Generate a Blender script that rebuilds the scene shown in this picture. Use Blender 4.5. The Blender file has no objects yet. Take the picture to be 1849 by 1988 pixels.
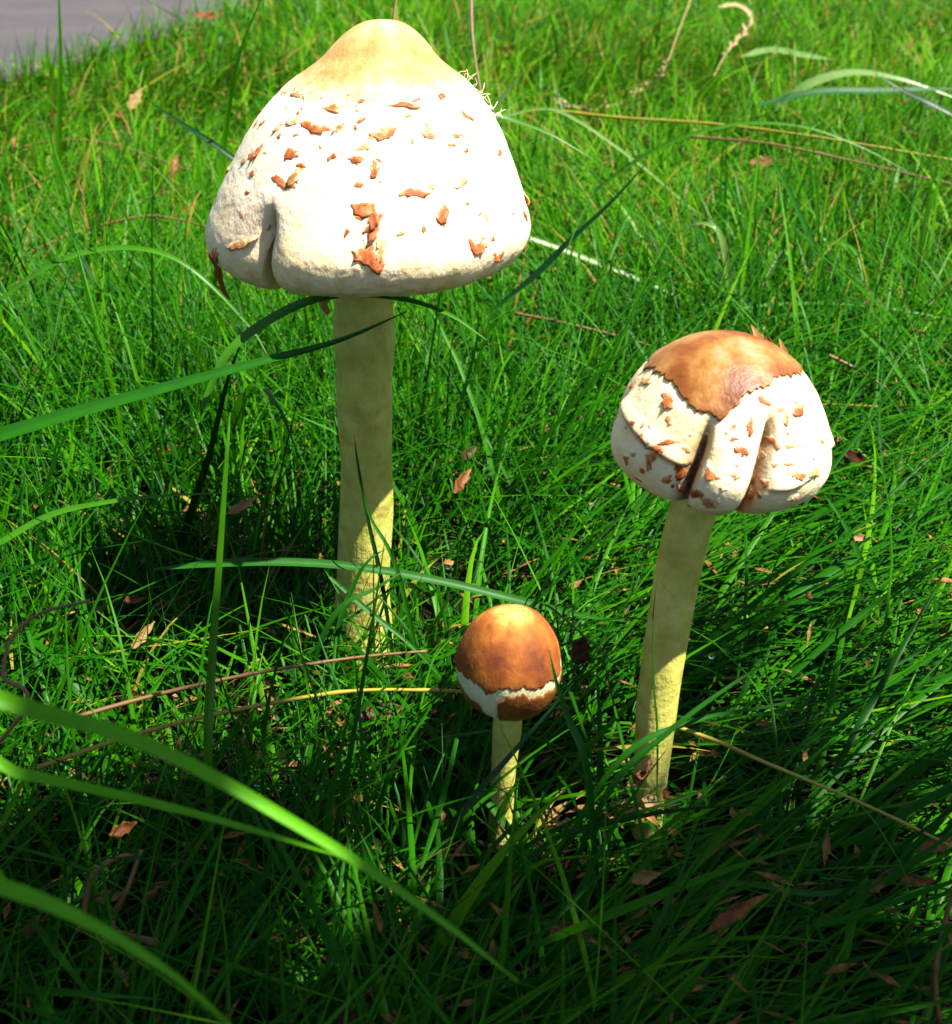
import bpy, math, random
import numpy as np
from mathutils import Vector, Matrix, noise

random.seed(7)
rng = np.random.default_rng(11)
scene = bpy.context.scene
COL = scene.collection
R = math.radians

# ------------------------------------------------------------------ camera
H = 0.26; PITCH = 28.0; T = 0.3839; S0 = 994.0; CX = 924.5
cam_data = bpy.data.cameras.new("camera")
cam = bpy.data.objects.new("camera", cam_data); COL.objects.link(cam)
cam.location = (0, 0, H); cam.rotation_euler = (R(90 - PITCH), 0, 0)
cam_data.sensor_fit = 'VERTICAL'; cam_data.sensor_height = 24.0; cam_data.lens = 12.0 / T
cam_data.clip_start = 0.01; cam_data.clip_end = 400.0
cam_data.dof.use_dof = True; cam_data.dof.focus_distance = 0.40; cam_data.dof.aperture_fstop = 20.0
scene.camera = cam

# ------------------------------------------------------------------ light
SUN_AZ_X, SUN_AZ_Y, SUN_EL = 0.80, -0.30, 63.0
_l = math.hypot(SUN_AZ_X, SUN_AZ_Y)
sun_dir = Vector((SUN_AZ_X / _l * math.cos(R(SUN_EL)), SUN_AZ_Y / _l * math.cos(R(SUN_EL)), math.sin(R(SUN_EL))))
world = bpy.data.worlds.new("World"); scene.world = world; world.use_nodes = True
wn = world.node_tree.nodes; wl = world.node_tree.links
sky = wn.new('ShaderNodeTexSky'); sky.sky_type = 'NISHITA'; sky.sun_disc = False
sky.sun_elevation = R(SUN_EL); sky.sun_rotation = math.atan2(sun_dir.x, sun_dir.y)
wl.new(sky.outputs[0], wn['Background'].inputs[0]); wn['Background'].inputs[1].default_value = 0.05
sd = bpy.data.lights.new("sun", 'SUN'); sd.energy = 5.0; sd.angle = R(0.5); sd.color = (1.0, 0.955, 0.87)
sun = bpy.data.objects.new("sun", sd); COL.objects.link(sun)
sun.rotation_euler = sun_dir.to_track_quat('Z', 'Y').to_euler()
vs = scene.view_settings
scene.display_settings.display_device = 'sRGB'
vs.view_transform = 'Standard'; vs.look = 'None'; vs.gamma = 1.0; vs.exposure = 1.75
vs.use_curve_mapping = False
scene.render.engine = 'CYCLES'
scene.cycles.use_denoising = True
scene.cycles.max_bounces = 8; scene.cycles.transparent_max_bounces = 8

# ------------------------------------------------------------------ picture-to-place helpers
_f = Vector((0, math.cos(R(PITCH)), -math.sin(R(PITCH)))); _u = Vector((0, math.sin(R(PITCH)), math.cos(R(PITCH))))
CAM = Vector((0, 0, H))
def ray(px, py):
    return _f + Vector((1, 0, 0)) * ((px - CX) / S0 * T) + _u * ((S0 - py) / S0 * T)
def P(px, py, D):                     # the place at distance D (metres ahead of the viewer)
    r = ray(px, py); return CAM + r * (D / r.y)
def G(px, py, z=0.0):                 # the place at height z
    r = ray(px, py); return CAM + r * ((z - H) / r.z)
def A(px, py, d):                     # the place at axis depth d
    return CAM + ray(px, py) * d
def proj(p):
    v = Vector(p) - CAM; d = v.dot(_f)
    return (CX + v.x / d / T * S0, S0 - v.dot(_u) / d / T * S0, d)

# ------------------------------------------------------------------ mesh helpers
def link(name, me, mat=None, parent=None, smooth=True):
    if mat: me.materials.append(mat)
    if smooth:
        me.polygons.foreach_set('use_smooth', [True] * len(me.polygons))
    o = bpy.data.objects.new(name, me); COL.objects.link(o)
    if parent: o.parent = parent
    return o
def mesh(name, v, f, mat=None, parent=None, smooth=True):
    me = bpy.data.meshes.new(name); me.from_pydata([tuple(p) for p in v], [], f); me.update()
    return link(name, me, mat, parent, smooth)
def tag(o, label=None, cat=None, group=None, kind=None):
    if label: o['label'] = label
    if cat: o['category'] = cat
    if group: o['group'] = group
    if kind: o['kind'] = kind
    return o
def empty(name, loc):
    o = bpy.data.objects.new(name, None); COL.objects.link(o); o.location = loc; o.empty_display_size = 0.01
    return o
def spline(pts, n):
    pts = [Vector(p) for p in pts]
    if len(pts) == 2:
        return [pts[0].lerp(pts[1], i / n) for i in range(n + 1)]
    q = [2 * pts[0] - pts[1]] + pts + [2 * pts[-1] - pts[-2]]
    m = len(pts) - 1; out = []
    for i in range(n + 1):
        u = i / n * m; k = min(int(u), m - 1); t = u - k
        a, b, c, d = q[k:k + 4]
        out.append(0.5 * ((2 * b) + (c - a) * t + (2 * a - 5 * b + 4 * c - d) * t * t + (3 * b - a - 3 * c + d) * t ** 3))
    return out
def tangents(p):
    return [(p[min(i + 1, len(p) - 1)] - p[max(i - 1, 0)]).normalized() for i in range(len(p))]
def tube_geo(p, rad, seg=10, cap=True):
    t = tangents(p); v = []; f = []
    n = Vector((1, 0, 0)) if abs(t[0].x) < 0.9 else Vector((0, 1, 0))
    for i, (c, d) in enumerate(zip(p, t)):
        n = (n - d * n.dot(d)).normalized(); b = d.cross(n)
        for k in range(seg):
            a = 2 * math.pi * k / seg
            v.append(c + (n * math.cos(a) + b * math.sin(a)) * (rad(i / (len(p) - 1), a)))
    for i in range(len(p) - 1):
        for k in range(seg):
            f.append((i * seg + k, i * seg + (k + 1) % seg, (i + 1) * seg + (k + 1) % seg, (i + 1) * seg + k))
    if cap:
        f.append(tuple(range(seg))[::-1]); f.append(tuple((len(p) - 1) * seg + k for k in range(seg)))
    return v, f
def blade_geo(p, width, hint, fold=0.35, twist=0.0):
    """a folded leaf blade with its own thickness: keel below, groove above"""
    t = tangents(p); v = []; f = []; n = len(p)
    for i, (c, d) in enumerate(zip(p, t)):
        s = d.cross(hint)
        s = s.normalized() if s.length > 1e-6 else Vector((1, 0, 0))
        if twist: s = Matrix.Rotation(twist * i / (n - 1), 3, d) @ s
        nn = s.cross(d); w = width(i / (n - 1)) * 0.5
        e0 = c - s * w + nn * w * fold; e1 = c + s * w + nn * w * fold; b = nn * (w * 0.10 + 0.00004)
        m0 = c - s * w * 0.45 + nn * w * fold * 0.25; m1 = c + s * w * 0.45 + nn * w * fold * 0.25
        v += [e0, m0, c, m1, e1, e1, m1 - b, c - b, m0 - b, e0]
    for i in range(n - 1):
        for k in (0, 1, 2, 3, 5, 6, 7, 8):
            f.append((i * 10 + k, i * 10 + k + 1, (i + 1) * 10 + k + 1, (i + 1) * 10 + k))
    return v, f

# ------------------------------------------------------------------ materials
class NT:
    def __init__(s, name):
        s.m = bpy.data.materials.new(name); s.m.use_nodes = True
        s.t = s.m.node_tree; s.n = s.t.nodes; s.l = s.t.links; s.b = s.n['Principled BSDF']; s.o = s.n['Material Output']
    def new(s, ty, **k):
        x = s.n.new('ShaderNode' + ty)
        for a, b in k.items(): setattr(x, a, b)
        return x
    def noise(s, scale, detail=4, rough=0.55, stretch=None, coord='Object'):
        tc = s.new('TexCoord'); x = s.new('TexNoise')
        x.inputs['Scale'].default_value = scale; x.inputs['Detail'].default_value = detail; x.inputs['Roughness'].default_value = rough
        if stretch:
            mp = s.new('Mapping'); mp.inputs['Scale'].default_value = stretch
            s.l.new(tc.outputs[coord], mp.inputs[0]); s.l.new(mp.outputs[0], x.inputs['Vector'])
        else: s.l.new(tc.outputs[coord], x.inputs['Vector'])
        return x.outputs['Fac']
    def ramp(s, fac, stops):
        r = s.new('ValToRGB'); e = r.color_ramp.elements
        while len(e) < len(stops): e.new(0.5)
        for k, (p, c) in zip(e, stops): k.position = p; k.color = (*c, 1)
        s.l.new(fac, r.inputs[0]); return r.outputs[0]
    def mix(s, fac, a, b, mode='MIX'):
        x = s.new('Mix', data_type='RGBA', blend_type=mode)
        for i, val in ((0, fac), (6, a), (7, b)):
            if isinstance(val, (int, float)): x.inputs[i].default_value = val
            elif isinstance(val, tuple): x.inputs[i].default_value = (*val, 1)
            else: s.l.new(val, x.inputs[i])
        return x.outputs[2]
    def bump(s, h, strength, dist, base=None):
        x = s.new('Bump'); x.inputs['Strength'].default_value = strength; x.inputs['Distance'].default_value = dist
        s.l.new(h, x.inputs['Height'])
        if base: s.l.new(base, x.inputs['Normal'])
        return x.outputs[0]
    def set(s, **k):
        for a, b in k.items():
            i = s.b.inputs[a.replace('_', ' ')]
            if isinstance(b, (int, float)): i.default_value = b
            elif isinstance(b, tuple): i.default_value = b if len(b) != 3 or i.type == 'VECTOR' else (*b, 1)
            else: s.l.new(b, i)
        return s
    def translucent(s, col, fac):
        tr = s.new('BsdfTranslucent'); mx = s.new('MixShader'); mx.inputs[0].default_value = fac
        if isinstance(col, tuple): tr.inputs[0].default_value = (*col, 1)
        else: s.l.new(col, tr.inputs[0])
        s.l.new(s.b.outputs[0], mx.inputs[1]); s.l.new(tr.outputs[0], mx.inputs[2]); s.l.new(mx.outputs[0], s.o.inputs[0])
        return s

def leaf_mat(name, c, tcol, rough=0.4, tf=0.35, spec=0.5, streak=True):
    m = NT(name)
    if streak:
        n = m.noise(180, 2); c2 = tuple(x * 0.72 for x in c); col = m.mix(n, c2, tuple(min(1, x * 1.2) for x in c))
    else: col = c
    m.set(Base_Color=col, Roughness=rough, Specular_IOR_Level=spec).translucent(tcol, tf)
    return m.m

M = {}
# turf: colour of each blade comes from a per-blade attribute
m = NT('turf_blades')
at = m.new('Attribute', attribute_name='tint')
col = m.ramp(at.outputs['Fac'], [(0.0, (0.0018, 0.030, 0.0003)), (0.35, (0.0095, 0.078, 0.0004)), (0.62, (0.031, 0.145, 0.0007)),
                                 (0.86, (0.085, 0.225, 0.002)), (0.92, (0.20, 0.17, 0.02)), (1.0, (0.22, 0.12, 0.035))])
m.set(Base_Color=col, Roughness=0.38, Specular_IOR_Level=0.07)
tcol = m.mix(0.5, col, (0.050, 0.20, 0.0006)); m.translucent(tcol, 0.27); M['turf'] = m.m
M['blade'] = leaf_mat('grass_blade_green', (0.01088, 0.0986, 0.00136), (0.0238, 0.2176, 0.00136), 0.48, spec=0.22)
M['bright'] = leaf_mat('grass_blade_bright', (0.0374, 0.1632, 0.00204), (0.068, 0.2992, 0.00204), spec=0.35)
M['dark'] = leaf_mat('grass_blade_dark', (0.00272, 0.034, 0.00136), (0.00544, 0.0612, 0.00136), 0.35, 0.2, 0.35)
M['bluish'] = leaf_mat('grass_blade_bluish', (0.00952, 0.0884, 0.01088), (0.017, 0.17, 0.00544), 0.5, 0.35, 0.3)
M['lime'] = leaf_mat('grass_blade_lime', (0.0986, 0.3352, 0.00493), (0.1972, 0.6113, 0.005916), 0.45, 0.45, 0.2)
M['pale'] = leaf_mat('grass_blade_pale', (0.12, 0.22, 0.045), (0.12, 0.28, 0.03), 0.35, 0.25, 0.5)
M['yellow'] = leaf_mat('stalk_yellow', (0.2448, 0.204, 0.01224), (0.204, 0.17, 0.0136), 0.45, 0.1)
M['brown'] = leaf_mat('stalk_brown', (0.1428, 0.068, 0.01904), (0.136, 0.068, 0.0136), 0.5, 0.1)
M['straw'] = leaf_mat('straw', (0.34, 0.2448, 0.102), (0.272, 0.204, 0.068), 0.55, 0.2)
m = NT('dry_leaf'); n = m.noise(260, 5, 0.65)
m.set(Base_Color=m.ramp(n, [(0.3, (0.035, 0.009, 0.002)), (0.5, (0.115, 0.036, 0.006)), (0.7, (0.24, 0.095, 0.022))]), Roughness=0.55, Specular_IOR_Level=0.2,
      Normal=m.bump(m.noise(700, 3), 0.6, 0.0006)).translucent((0.16, 0.05, 0.008), 0.15); M['leaf'] = m.m
m = NT('dark_leaf'); n = m.noise(240, 5, 0.65)
m.set(Base_Color=m.ramp(n, [(0.35, (0.012, 0.004, 0.0012)), (0.65, (0.055, 0.014, 0.003))]), Roughness=0.5, Specular_IOR_Level=0.15, Normal=m.bump(m.noise(700, 3), 0.6, 0.0006)); M['leafdark'] = m.m
m = NT('pale_leaf'); n = m.noise(240, 5, 0.6)
m.set(Base_Color=m.ramp(n, [(0.3, (0.13, 0.055, 0.014)), (0.7, (0.32, 0.19, 0.07))]), Roughness=0.55, Specular_IOR_Level=0.2, Normal=m.bump(m.noise(700, 3), 0.6, 0.0006)).translucent((0.22, 0.10, 0.02), 0.15); M['leafpale'] = m.m
m = NT('litter'); m.set(Base_Color=m.ramp(m.noise(300, 3), [(0.35, (0.065, 0.02275, 0.0065)), (0.6, (0.195, 0.0975, 0.02925))]), Roughness=0.8, Specular_IOR_Level=0.15); M['litter'] = m.m
m = NT('soil'); n = m.noise(90, 8, 0.7); g = m.noise(700, 4)
tc = m.new('TexCoord'); ln = m.new('VectorMath', operation='LENGTH'); m.l.new(tc.outputs['Object'], ln.inputs[0])
mr = m.new('MapRange'); mr.inputs[1].default_value = 2.6; mr.inputs[2].default_value = 3.4; m.l.new(ln.outputs['Value'], mr.inputs[0])
soil = m.ramp(n, [(0.35, (0.004, 0.0035, 0.0015)), (0.6, (0.010, 0.007, 0.003)), (0.78, (0.03, 0.017, 0.006))])
lawn = m.ramp(m.noise(6, 8, 0.7), [(0.35, (0.02, 0.08, 0.006)), (0.65, (0.05, 0.15, 0.01))])
m.set(Base_Color=m.mix(mr.outputs[0], soil, lawn), Roughness=0.95, Specular_IOR_Level=0.08, Normal=m.bump(g, 0.8, 0.003)); M['soil'] = m.m
m = NT('paving'); n = m.noise(9, 8, 0.65); g = m.noise(350, 3, 0.7)
c = m.ramp(n, [(0.35, (0.02603, 0.02424, 0.02783)), (0.65, (0.04398, 0.0368, 0.03949))])
c = m.mix(m.ramp(g, [(0.45, (0, 0, 0)), (0.62, (0.2693, 0.2693, 0.2693))]), c, (0.08976, 0.06956, 0.06732))
m.set(Base_Color=c, Roughness=0.85, Normal=m.bump(g, 0.7, 0.003)); M['paving'] = m.m

def flesh(name, stops, scale=60, fine=1400, bumpd=0.00035, sss=0.25, rough=0.6, blot=None, run=None, stain=None, zst=0.35):
    m = NT(name); n = m.noise(scale, 5, 0.6)
    col = m.ramp(n, stops)
    if run:          # (from, to, colour, amount): colour mixed in by place between apex and rim
        a = m.new('Attribute', attribute_name='run'); k = m.new('MapRange', interpolation_type='SMOOTHSTEP'); k.inputs[1].default_value = run[0]; k.inputs[2].default_value = run[1]; k.inputs[4].default_value = run[3]
        m.l.new(a.outputs['Fac'], k.inputs[0])
        kk = m.mix(0.75, k.outputs[0], m.ramp(m.noise(260, 4, 0.65), [(0.38, (0, 0, 0)), (0.62, (1, 1, 1))]), 'MULTIPLY')
        col = m.mix(kk, col, run[2])
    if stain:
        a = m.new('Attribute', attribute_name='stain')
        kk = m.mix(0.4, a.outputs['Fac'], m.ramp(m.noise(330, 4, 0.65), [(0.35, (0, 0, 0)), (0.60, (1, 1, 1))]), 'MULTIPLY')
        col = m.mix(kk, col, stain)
    if blot:
        k = m.ramp(m.noise(blot[0], 4, 0.6), [(blot[1], (0, 0, 0)), (blot[2], (1, 1, 1))]); col = m.mix(k, col, blot[3])
    b1 = m.bump(m.noise(fine, 4, 0.6, stretch=(1, 1, zst)), 0.55, bumpd)
    b2 = m.bump(m.noise(fine * 0.18, 4, 0.6), 0.5, bumpd * 3.0, b1)
    m.set(Base_Color=col, Roughness=rough, Specular_IOR_Level=0.3, Normal=b2, Subsurface_Weight=sss, Subsurface_Radius=(1.0, 0.55, 0.25), Subsurface_Scale=0.003)
    return m.m
M['flesh'] = flesh('mushroom_flesh', [(0.3, (0.68, 0.54, 0.32)), (0.5, (0.82, 0.70, 0.46)), (0.7, (0.88, 0.80, 0.62))], run=(0.55, 0.90, (0.60, 0.43, 0.18), 0.95), blot=(26, 0.5, 0.72, (0.74, 0.56, 0.38)), stain=(0.42, 0.22, 0.09))  # rim tan is partly the cap's own, partly its lower shading painted in
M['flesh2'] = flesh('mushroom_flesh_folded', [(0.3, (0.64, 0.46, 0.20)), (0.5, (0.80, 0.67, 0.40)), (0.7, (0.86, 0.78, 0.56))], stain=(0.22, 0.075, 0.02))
M['flesh3'] = flesh('button_flesh', [(0.3, (0.50, 0.47, 0.24)), (0.7, (0.64, 0.62, 0.38))])
M['umbo'] = flesh('mushroom_top_skin', [(0.32, (0.36, 0.14, 0.03)), (0.52, (0.52, 0.27, 0.09)), (0.72, (0.68, 0.48, 0.25))], scale=75, fine=1100, run=(0.22, 0.36, (0.82, 0.70, 0.50), 0.85))
M['skin'] = flesh('mushroom_brown_skin', [(0.34, (0.08813, 0.02177, 0.00311)), (0.46, (0.1763, 0.05443, 0.007258)), (0.56, (0.2696, 0.1244, 0.02592)), (0.68, (0.3421, 0.2281, 0.1296))], scale=55, fine=800, sss=0.12, rough=0.45)
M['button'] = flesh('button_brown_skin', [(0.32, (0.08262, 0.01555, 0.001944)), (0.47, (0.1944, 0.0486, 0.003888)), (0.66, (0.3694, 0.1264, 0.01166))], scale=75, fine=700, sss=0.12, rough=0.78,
                    blot=(420, 0.66, 0.74, (0.0972, 0.0243, 0.007776)), run=(0.20, 0.03, (0.7776, 0.4568, 0.0972), 1.0))  # pale spot at the apex is a painted highlight
M['buttonlow'] = flesh('button_lower_skin', [(0.3, (0.0936, 0.02304, 0.00432)), (0.7, (0.216, 0.0828, 0.0144))], scale=160, fine=900, sss=0.1, rough=0.5)
M['scale'] = flesh('scale_brown', [(0.3, (0.20, 0.045, 0.010)), (0.5, (0.40, 0.125, 0.030)), (0.7, (0.60, 0.32, 0.13))], scale=420, fine=1800, sss=0.1, rough=0.5)
M['scalepale'] = flesh('scale_tan', [(0.3, (0.36, 0.13, 0.035)), (0.55, (0.62, 0.38, 0.19)), (0.75, (0.78, 0.62, 0.42))], scale=420, fine=1800, sss=0.15)
def scale_mat(name, brown, rim):
    m = NT(name); a = m.new('Attribute', attribute_name='run'); n = m.noise(500, 4, 0.6)
    k = m.new('Math', operation='ADD'); m.l.new(a.outputs['Fac'], k.inputs[0])
    mm = m.new('Math', operation='MULTIPLY_ADD'); mm.inputs[1].default_value = 1.5; mm.inputs[2].default_value = -0.75; m.l.new(n, mm.inputs[0]); m.l.new(mm.outputs[0], k.inputs[1])
    col = m.ramp(k.outputs[0], [(0.10, tuple(x * 0.5 for x in brown)), (0.36, brown), (0.60, rim), (0.78, (0.80, 0.70, 0.50))])
    m.set(Base_Color=col, Roughness=0.6, Specular_IOR_Level=0.3, Normal=m.bump(m.noise(1500, 4), 0.5, 0.0003), Subsurface_Weight=0.1, Subsurface_Radius=(1, .5, .25), Subsurface_Scale=0.002)
    return m.m
M['scale'] = scale_mat('scale_brown', (0.34, 0.075, 0.014), (0.52, 0.20, 0.06)); M['scalepale'] = scale_mat('scale_tan', (0.54, 0.24, 0.075), (0.72, 0.50, 0.28))
M['gill'] = flesh('gill_tan', [(0.3, (0.20, 0.12, 0.05)), (0.7, (0.34, 0.23, 0.11))], fine=900)
M['stem'] = flesh('stem_cream', [(0.28, (0.31, 0.28, 0.040)), (0.5, (0.42, 0.40, 0.080)), (0.72, (0.53, 0.52, 0.15))], scale=120, fine=900, bumpd=0.0006, sss=0.3, rough=0.55, blot=(260, 0.55, 0.85, (0.30, 0.24, 0.035)), zst=0.10)
m = NT('water'); m.set(Base_Color=(1, 1, 1), Roughness=0.02, Transmission_Weight=1.0, IOR=1.33); M['water'] = m.m

# ------------------------------------------------------------------ ground
mesh('ground', [(-150, -150, 0), (150, -150, 0), (150, 150, 0), (-150, 150, 0)], [(0, 1, 2, 3)], M['soil'], smooth=False)['kind'] = 'structure'
RA = Vector((-0.50, 1.37, 0)); RB = Vector((-0.25, 2.08, 0))       # the lawn's edge along the paving
_rd = (RB - RA).normalized(); _rn = Vector((-_rd.y, _rd.x, 0))      # _rn points to the paving side
v = []; f = []; NN = 240
for i in range(NN):
    s = -8 + 24 * i / (NN - 1); w = 0.012 * math.sin(s * 21) + 0.008 * math.sin(s * 57 + 1)
    for o_, z_ in ((w, 0.0045), (w + 0.006, 0.010), (6.0, 0.012)):
        q = RA + _rd * s + _rn * o_; v.append((q.x, q.y, z_))
for i in range(NN - 1):
    for k in range(2): f.append((i * 3 + k, i * 3 + k + 1, i * 3 + k + 4, i * 3 + k + 3))
mesh('paved_path', v, f, M['paving'])['kind'] = 'structure'

# ------------------------------------------------------------------ mushrooms
def interp_profile(pts, n=400):
    q = spline([Vector((a, b, 0)) for a, b in pts], n)
    d = [0]
    for i in range(n): d.append(d[-1] + (q[i + 1] - q[i]).length)
    d = np.array(d) / d[-1]
    return d, np.array([max(p.x, 0) for p in q]), np.array([p.y for p in q])

class Cap:
    """a cap as a function of angle (0 = towards the viewer, + to the right) and run from apex (0) to rim (1)"""
    def __init__(s, profile, Rm, apex, tilt, deform):
        s.d, s.r, s.z = interp_profile(profile); s.R = Rm; s.apex = Vector(apex); s.shear = 0.0; s.deform = deform; s.rough = Rm * 0.013
        s.M = Matrix.Rotation(tilt[1], 3, 'Y') @ Matrix.Rotation(tilt[0], 3, 'X')
    def pt(s, th, t, off=0.0):
        te, kr, dz, _ = s.deform(th, t)
        r = float(np.interp(te, s.d, s.r)) * kr; z = float(np.interp(te, s.d, s.z)) + dz
        p = Vector((math.sin(th) * r, -math.cos(th) * r, -z)) * s.R; p.x += s.shear * p.z
        if off: p += s.nrm(th, t) * off
        return p
    def nrm(s, th, t):
        e = 0.004; t = min(max(t, 0.012), 0.995)
        a = s.pt(th + e, t) - s.pt(th - e, t); b = s.pt(th, min(t + e, 1)) - s.pt(th, t - e)
        n = b.cross(a)
        return n.normalized() if n.length > 0 else Vector((0, 0, 1))
    def world(s, p): return s.apex + s.M @ p
    def find(s, px, py):
        best = None
        if not hasattr(s, 'grid'):
            s.grid = []
            for i in range(-50, 51):
                th = i / 50 * math.pi * 0.56
                for j in range(2, 100):
                    t = j / 100; p = s.pt(th, t); w = s.world(p)
                    q = proj(w); s.grid.append((q[0], q[1], q[2], th, t))
            s.grid = np.array(s.grid)
        dd = np.hypot(s.grid[:, 0] - px, s.grid[:, 1] - py) + (s.grid[:, 2] - s.grid[:, 2].min()) * 300
        k = int(np.argmin(dd)); return s.grid[k, 3], s.grid[k, 4]
    def shell(s, name, mat, parent, na, nt, t0, t1, thick=0.0004, th0=-math.pi, th1=math.pi, lift=0.0, edge=0.65):
        """a skin lying proud on the cap between run t0(th) and t1(th), closed along its edges"""
        run = []; v = []; f = []; full = abs(th1 - th0 - 2 * math.pi) < 1e-6; cols = na if full else na + 1
        for i in range(cols):
            th = th0 + (th1 - th0) * i / na; a, b = t0(th), t1(th)
            row = [s.pt(th, max(a, 0.003), -0.0003)]
            for j in range(nt + 1):
                u = j / nt; t = a + (b - a) * u; e = min(1, (1 - u) * nt / (2.0 if edge > 0.3 else 14.0))
                row.append(s.pt(th, max(t, 0.003), thick * (edge + (1 - edge) * e) + lift * u ** 8))
            row.append(s.pt(th, b, -0.0003)); v += [s.M @ p for p in row]; run += [a] + [a + (b - a) * j / nt for j in range(nt + 1)] + [b]
        k = nt + 3
        for i in range(na):
            i2 = (i + 1) % cols
            for j in range(k - 1): f.append((i * k + j, i2 * k + j, i2 * k + j + 1, i * k + j + 1)[::-1])
        o = mesh(name, v, f, mat, parent); o.data.attributes.new('run', 'FLOAT', 'POINT').data.foreach_set('value', run)
        return o
    def body(s, mat, parent, na=400, nt=150):
        v = []; f = []; run = []; stain = []
        for i in range(na):
            th = 2 * math.pi * i / na
            if th > math.pi: th -= 2 * math.pi
            for j in range(nt + 1):
                t = max(j / nt, 0.002); p = s.pt(th, t); q = p * (1 / s.R)
                nz = noise.noise(q * 9) * 0.5 + noise.noise(q * 24) * 0.35 + noise.noise(q * 60) * 0.25
                v.append(s.M @ (p + p.normalized() * (nz * s.rough))); run.append(t); stain.append(s.deform(th, t)[3])
            rim = s.pt(th, 1.0); c = Vector((0, 0, rim.z))
            for k, (fr, dz) in enumerate(((0.97, 0.02), (0.93, 0.10), (0.86, 0.22))):
                q = c.lerp(rim, fr); q.z += dz * s.R; v.append(s.M @ q); run.append(1.0); stain.append(0.0)
        k = nt + 4
        for i in range(na):
            i2 = (i + 1) % na
            for j in range(k - 1): f.append((i * k + j, i2 * k + j, i2 * k + j + 1, i * k + j + 1)[::-1])
        o = mesh('cap', v, f, mat, parent)
        o.data.attributes.new('run', 'FLOAT', 'POINT').data.foreach_set('value', run); o.data.attributes.new('stain', 'FLOAT', 'POINT').data.foreach_set('value', stain)
        return o
    def gills(s, mat, parent, rs, ng=90):
        v = []; f = []; na = ng * 2; zc = s.pt(math.pi, 1.0).z
        for i in range(na):
            th = 2 * math.pi * i / na; th = th - 2 * math.pi if th > math.pi else th
            rim = s.pt(th, 1.0); c = Vector((0, 0, rim.z))
            for j in range(7):
                u = j / 6; rr = 0.88 + (rs / s.R * 0.8 - 0.88) * u
                q = Vector((math.sin(th) * rr * abs(rim.xy.length), -math.cos(th) * rr * abs(rim.xy.length), rim.z)) if u < 1 else Vector((math.sin(th) * rs * 0.8, -math.cos(th) * rs * 0.8, zc))
                q.z += s.R * (0.16 + 0.10 * math.sin(u * math.pi)) - (s.R * 0.07 if i % 2 else 0)
                v.append(s.M @ q)
        for i in range(na):
            i2 = (i + 1) % na
            for j in range(6): f.append((i * 7 + j, i2 * 7 + j, i2 * 7 + j + 1, i * 7 + j + 1)[::-1])
        return mesh('gills', v, f, mat, parent)
    def flake(s, name, mat, parent, px, py, w, h, rot=0.0, curl=1.0, rnd=None):
        """a torn scale grown on the cap: irregular patch sunk into the surface above, its lower edge peeling off"""
        rnd = rnd or random
        th, t = s.find(px, py); c = s.pt(th, t)
        eth = max(1e-5, (s.pt(th + 0.01, t) - s.pt(th - 0.01, t)).length / 0.02); et = max(1e-5, (s.pt(th, min(1, t + 0.01)) - s.pt(th, t - 0.01)).length / (min(1, t + 0.01) - t + 0.01))
        ca, sa = math.cos(rot), math.sin(rot); w = w / s.pxm * 0.5 * 1.12; h = h / s.pxm * 0.5 * 1.35
        N = 24; K = 6; lobes = [(n_, rnd.uniform(0, 6.28), rnd.uniform(0.10, 0.30) / n_ ** 0.55) for n_ in (1, 2, 3, 4, 7)] + [(n_, rnd.uniform(0, 6.28), rnd.uniform(0.05, 0.14)) for n_ in (9, 11)]
        hi = min(0.0010, 0.20 * h) * curl; v = []; run = []
        for layer in (0, 1):
            for k in range(K + 1):
                for i in range(N):
                    a = 2 * math.pi * i / N; rr = 1 + sum(m_ * math.sin(n_ * a + p_) for n_, p_, m_ in lobes); rr *= k / K
                    x = math.cos(a) * w * rr; y = math.sin(a) * h * rr + 0.22 * h * math.sin(2.2 * x / w + lobes[1][1])
                    X = x * ca - y * sa; Y = x * sa + y * ca; yn = math.sin(a) * rr
                    o = 0.00010 * (1 - (k / K) ** 2) + hi * max(0, yn) ** 1.6 * (0.75 + 0.5 * math.sin(3 * a + lobes[0][1])) - (0.00012 if yn < 0.15 else 0.0) * (k / K)
                    if layer: o = o - 0.0002 if yn > 0.1 else -0.0004
                    p = s.pt(th + X / eth, min(0.995, max(0.01, t + Y / et)), o); v.append(s.M @ p)
                    run.append(min(1.0, max(0.0, 0.50 - 0.50 * yn + 0.30 * (k / K) ** 2)) if not layer else 0.25)
        f = []; L = (K + 1) * N
        for k in range(K):
            for i in range(N):
                a = k * N + i; b = k * N + (i + 1) % N
                f.append((a, a + N, b + N, b)); f.append((L + a, L + b, L + b + N, L + a + N))
        for i in range(N): f.append((K * N + i, L + K * N + i, L + K * N + (i + 1) % N, K * N + (i + 1) % N))
        o = mesh(name, v, f, mat, parent); o.data.attributes.new('run', 'FLOAT', 'POINT').data.foreach_set('value', run)
        return o

def smooth(a, b, x):
    x = min(max((x - a) / (b - a), 0), 1); return x * x * (3 - 2 * x)
def wrap(a):
    return (a + math.pi) % (2 * math.pi) - math.pi
def wob(th, t, seed, amp):
    return amp * (math.sin(3 * th + seed) * 0.5 + math.sin(5 * th + seed * 2.3 + 3 * t) * 0.3 + math.sin(9 * th - seed + 7 * t) * 0.2 + math.sin(14 * th + 11 * t + seed) * 0.1)
def jag(th, seed, amp):
    r = 0
    for k, a in ((7, .4), (13, .35), (23, .3), (41, .25), (67, .2)): r += a * (2 * abs(((th * k / (2 * math.pi) + seed * k * 0.37) % 1) - 0.5) * 2 - 1)
    return r * amp

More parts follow.
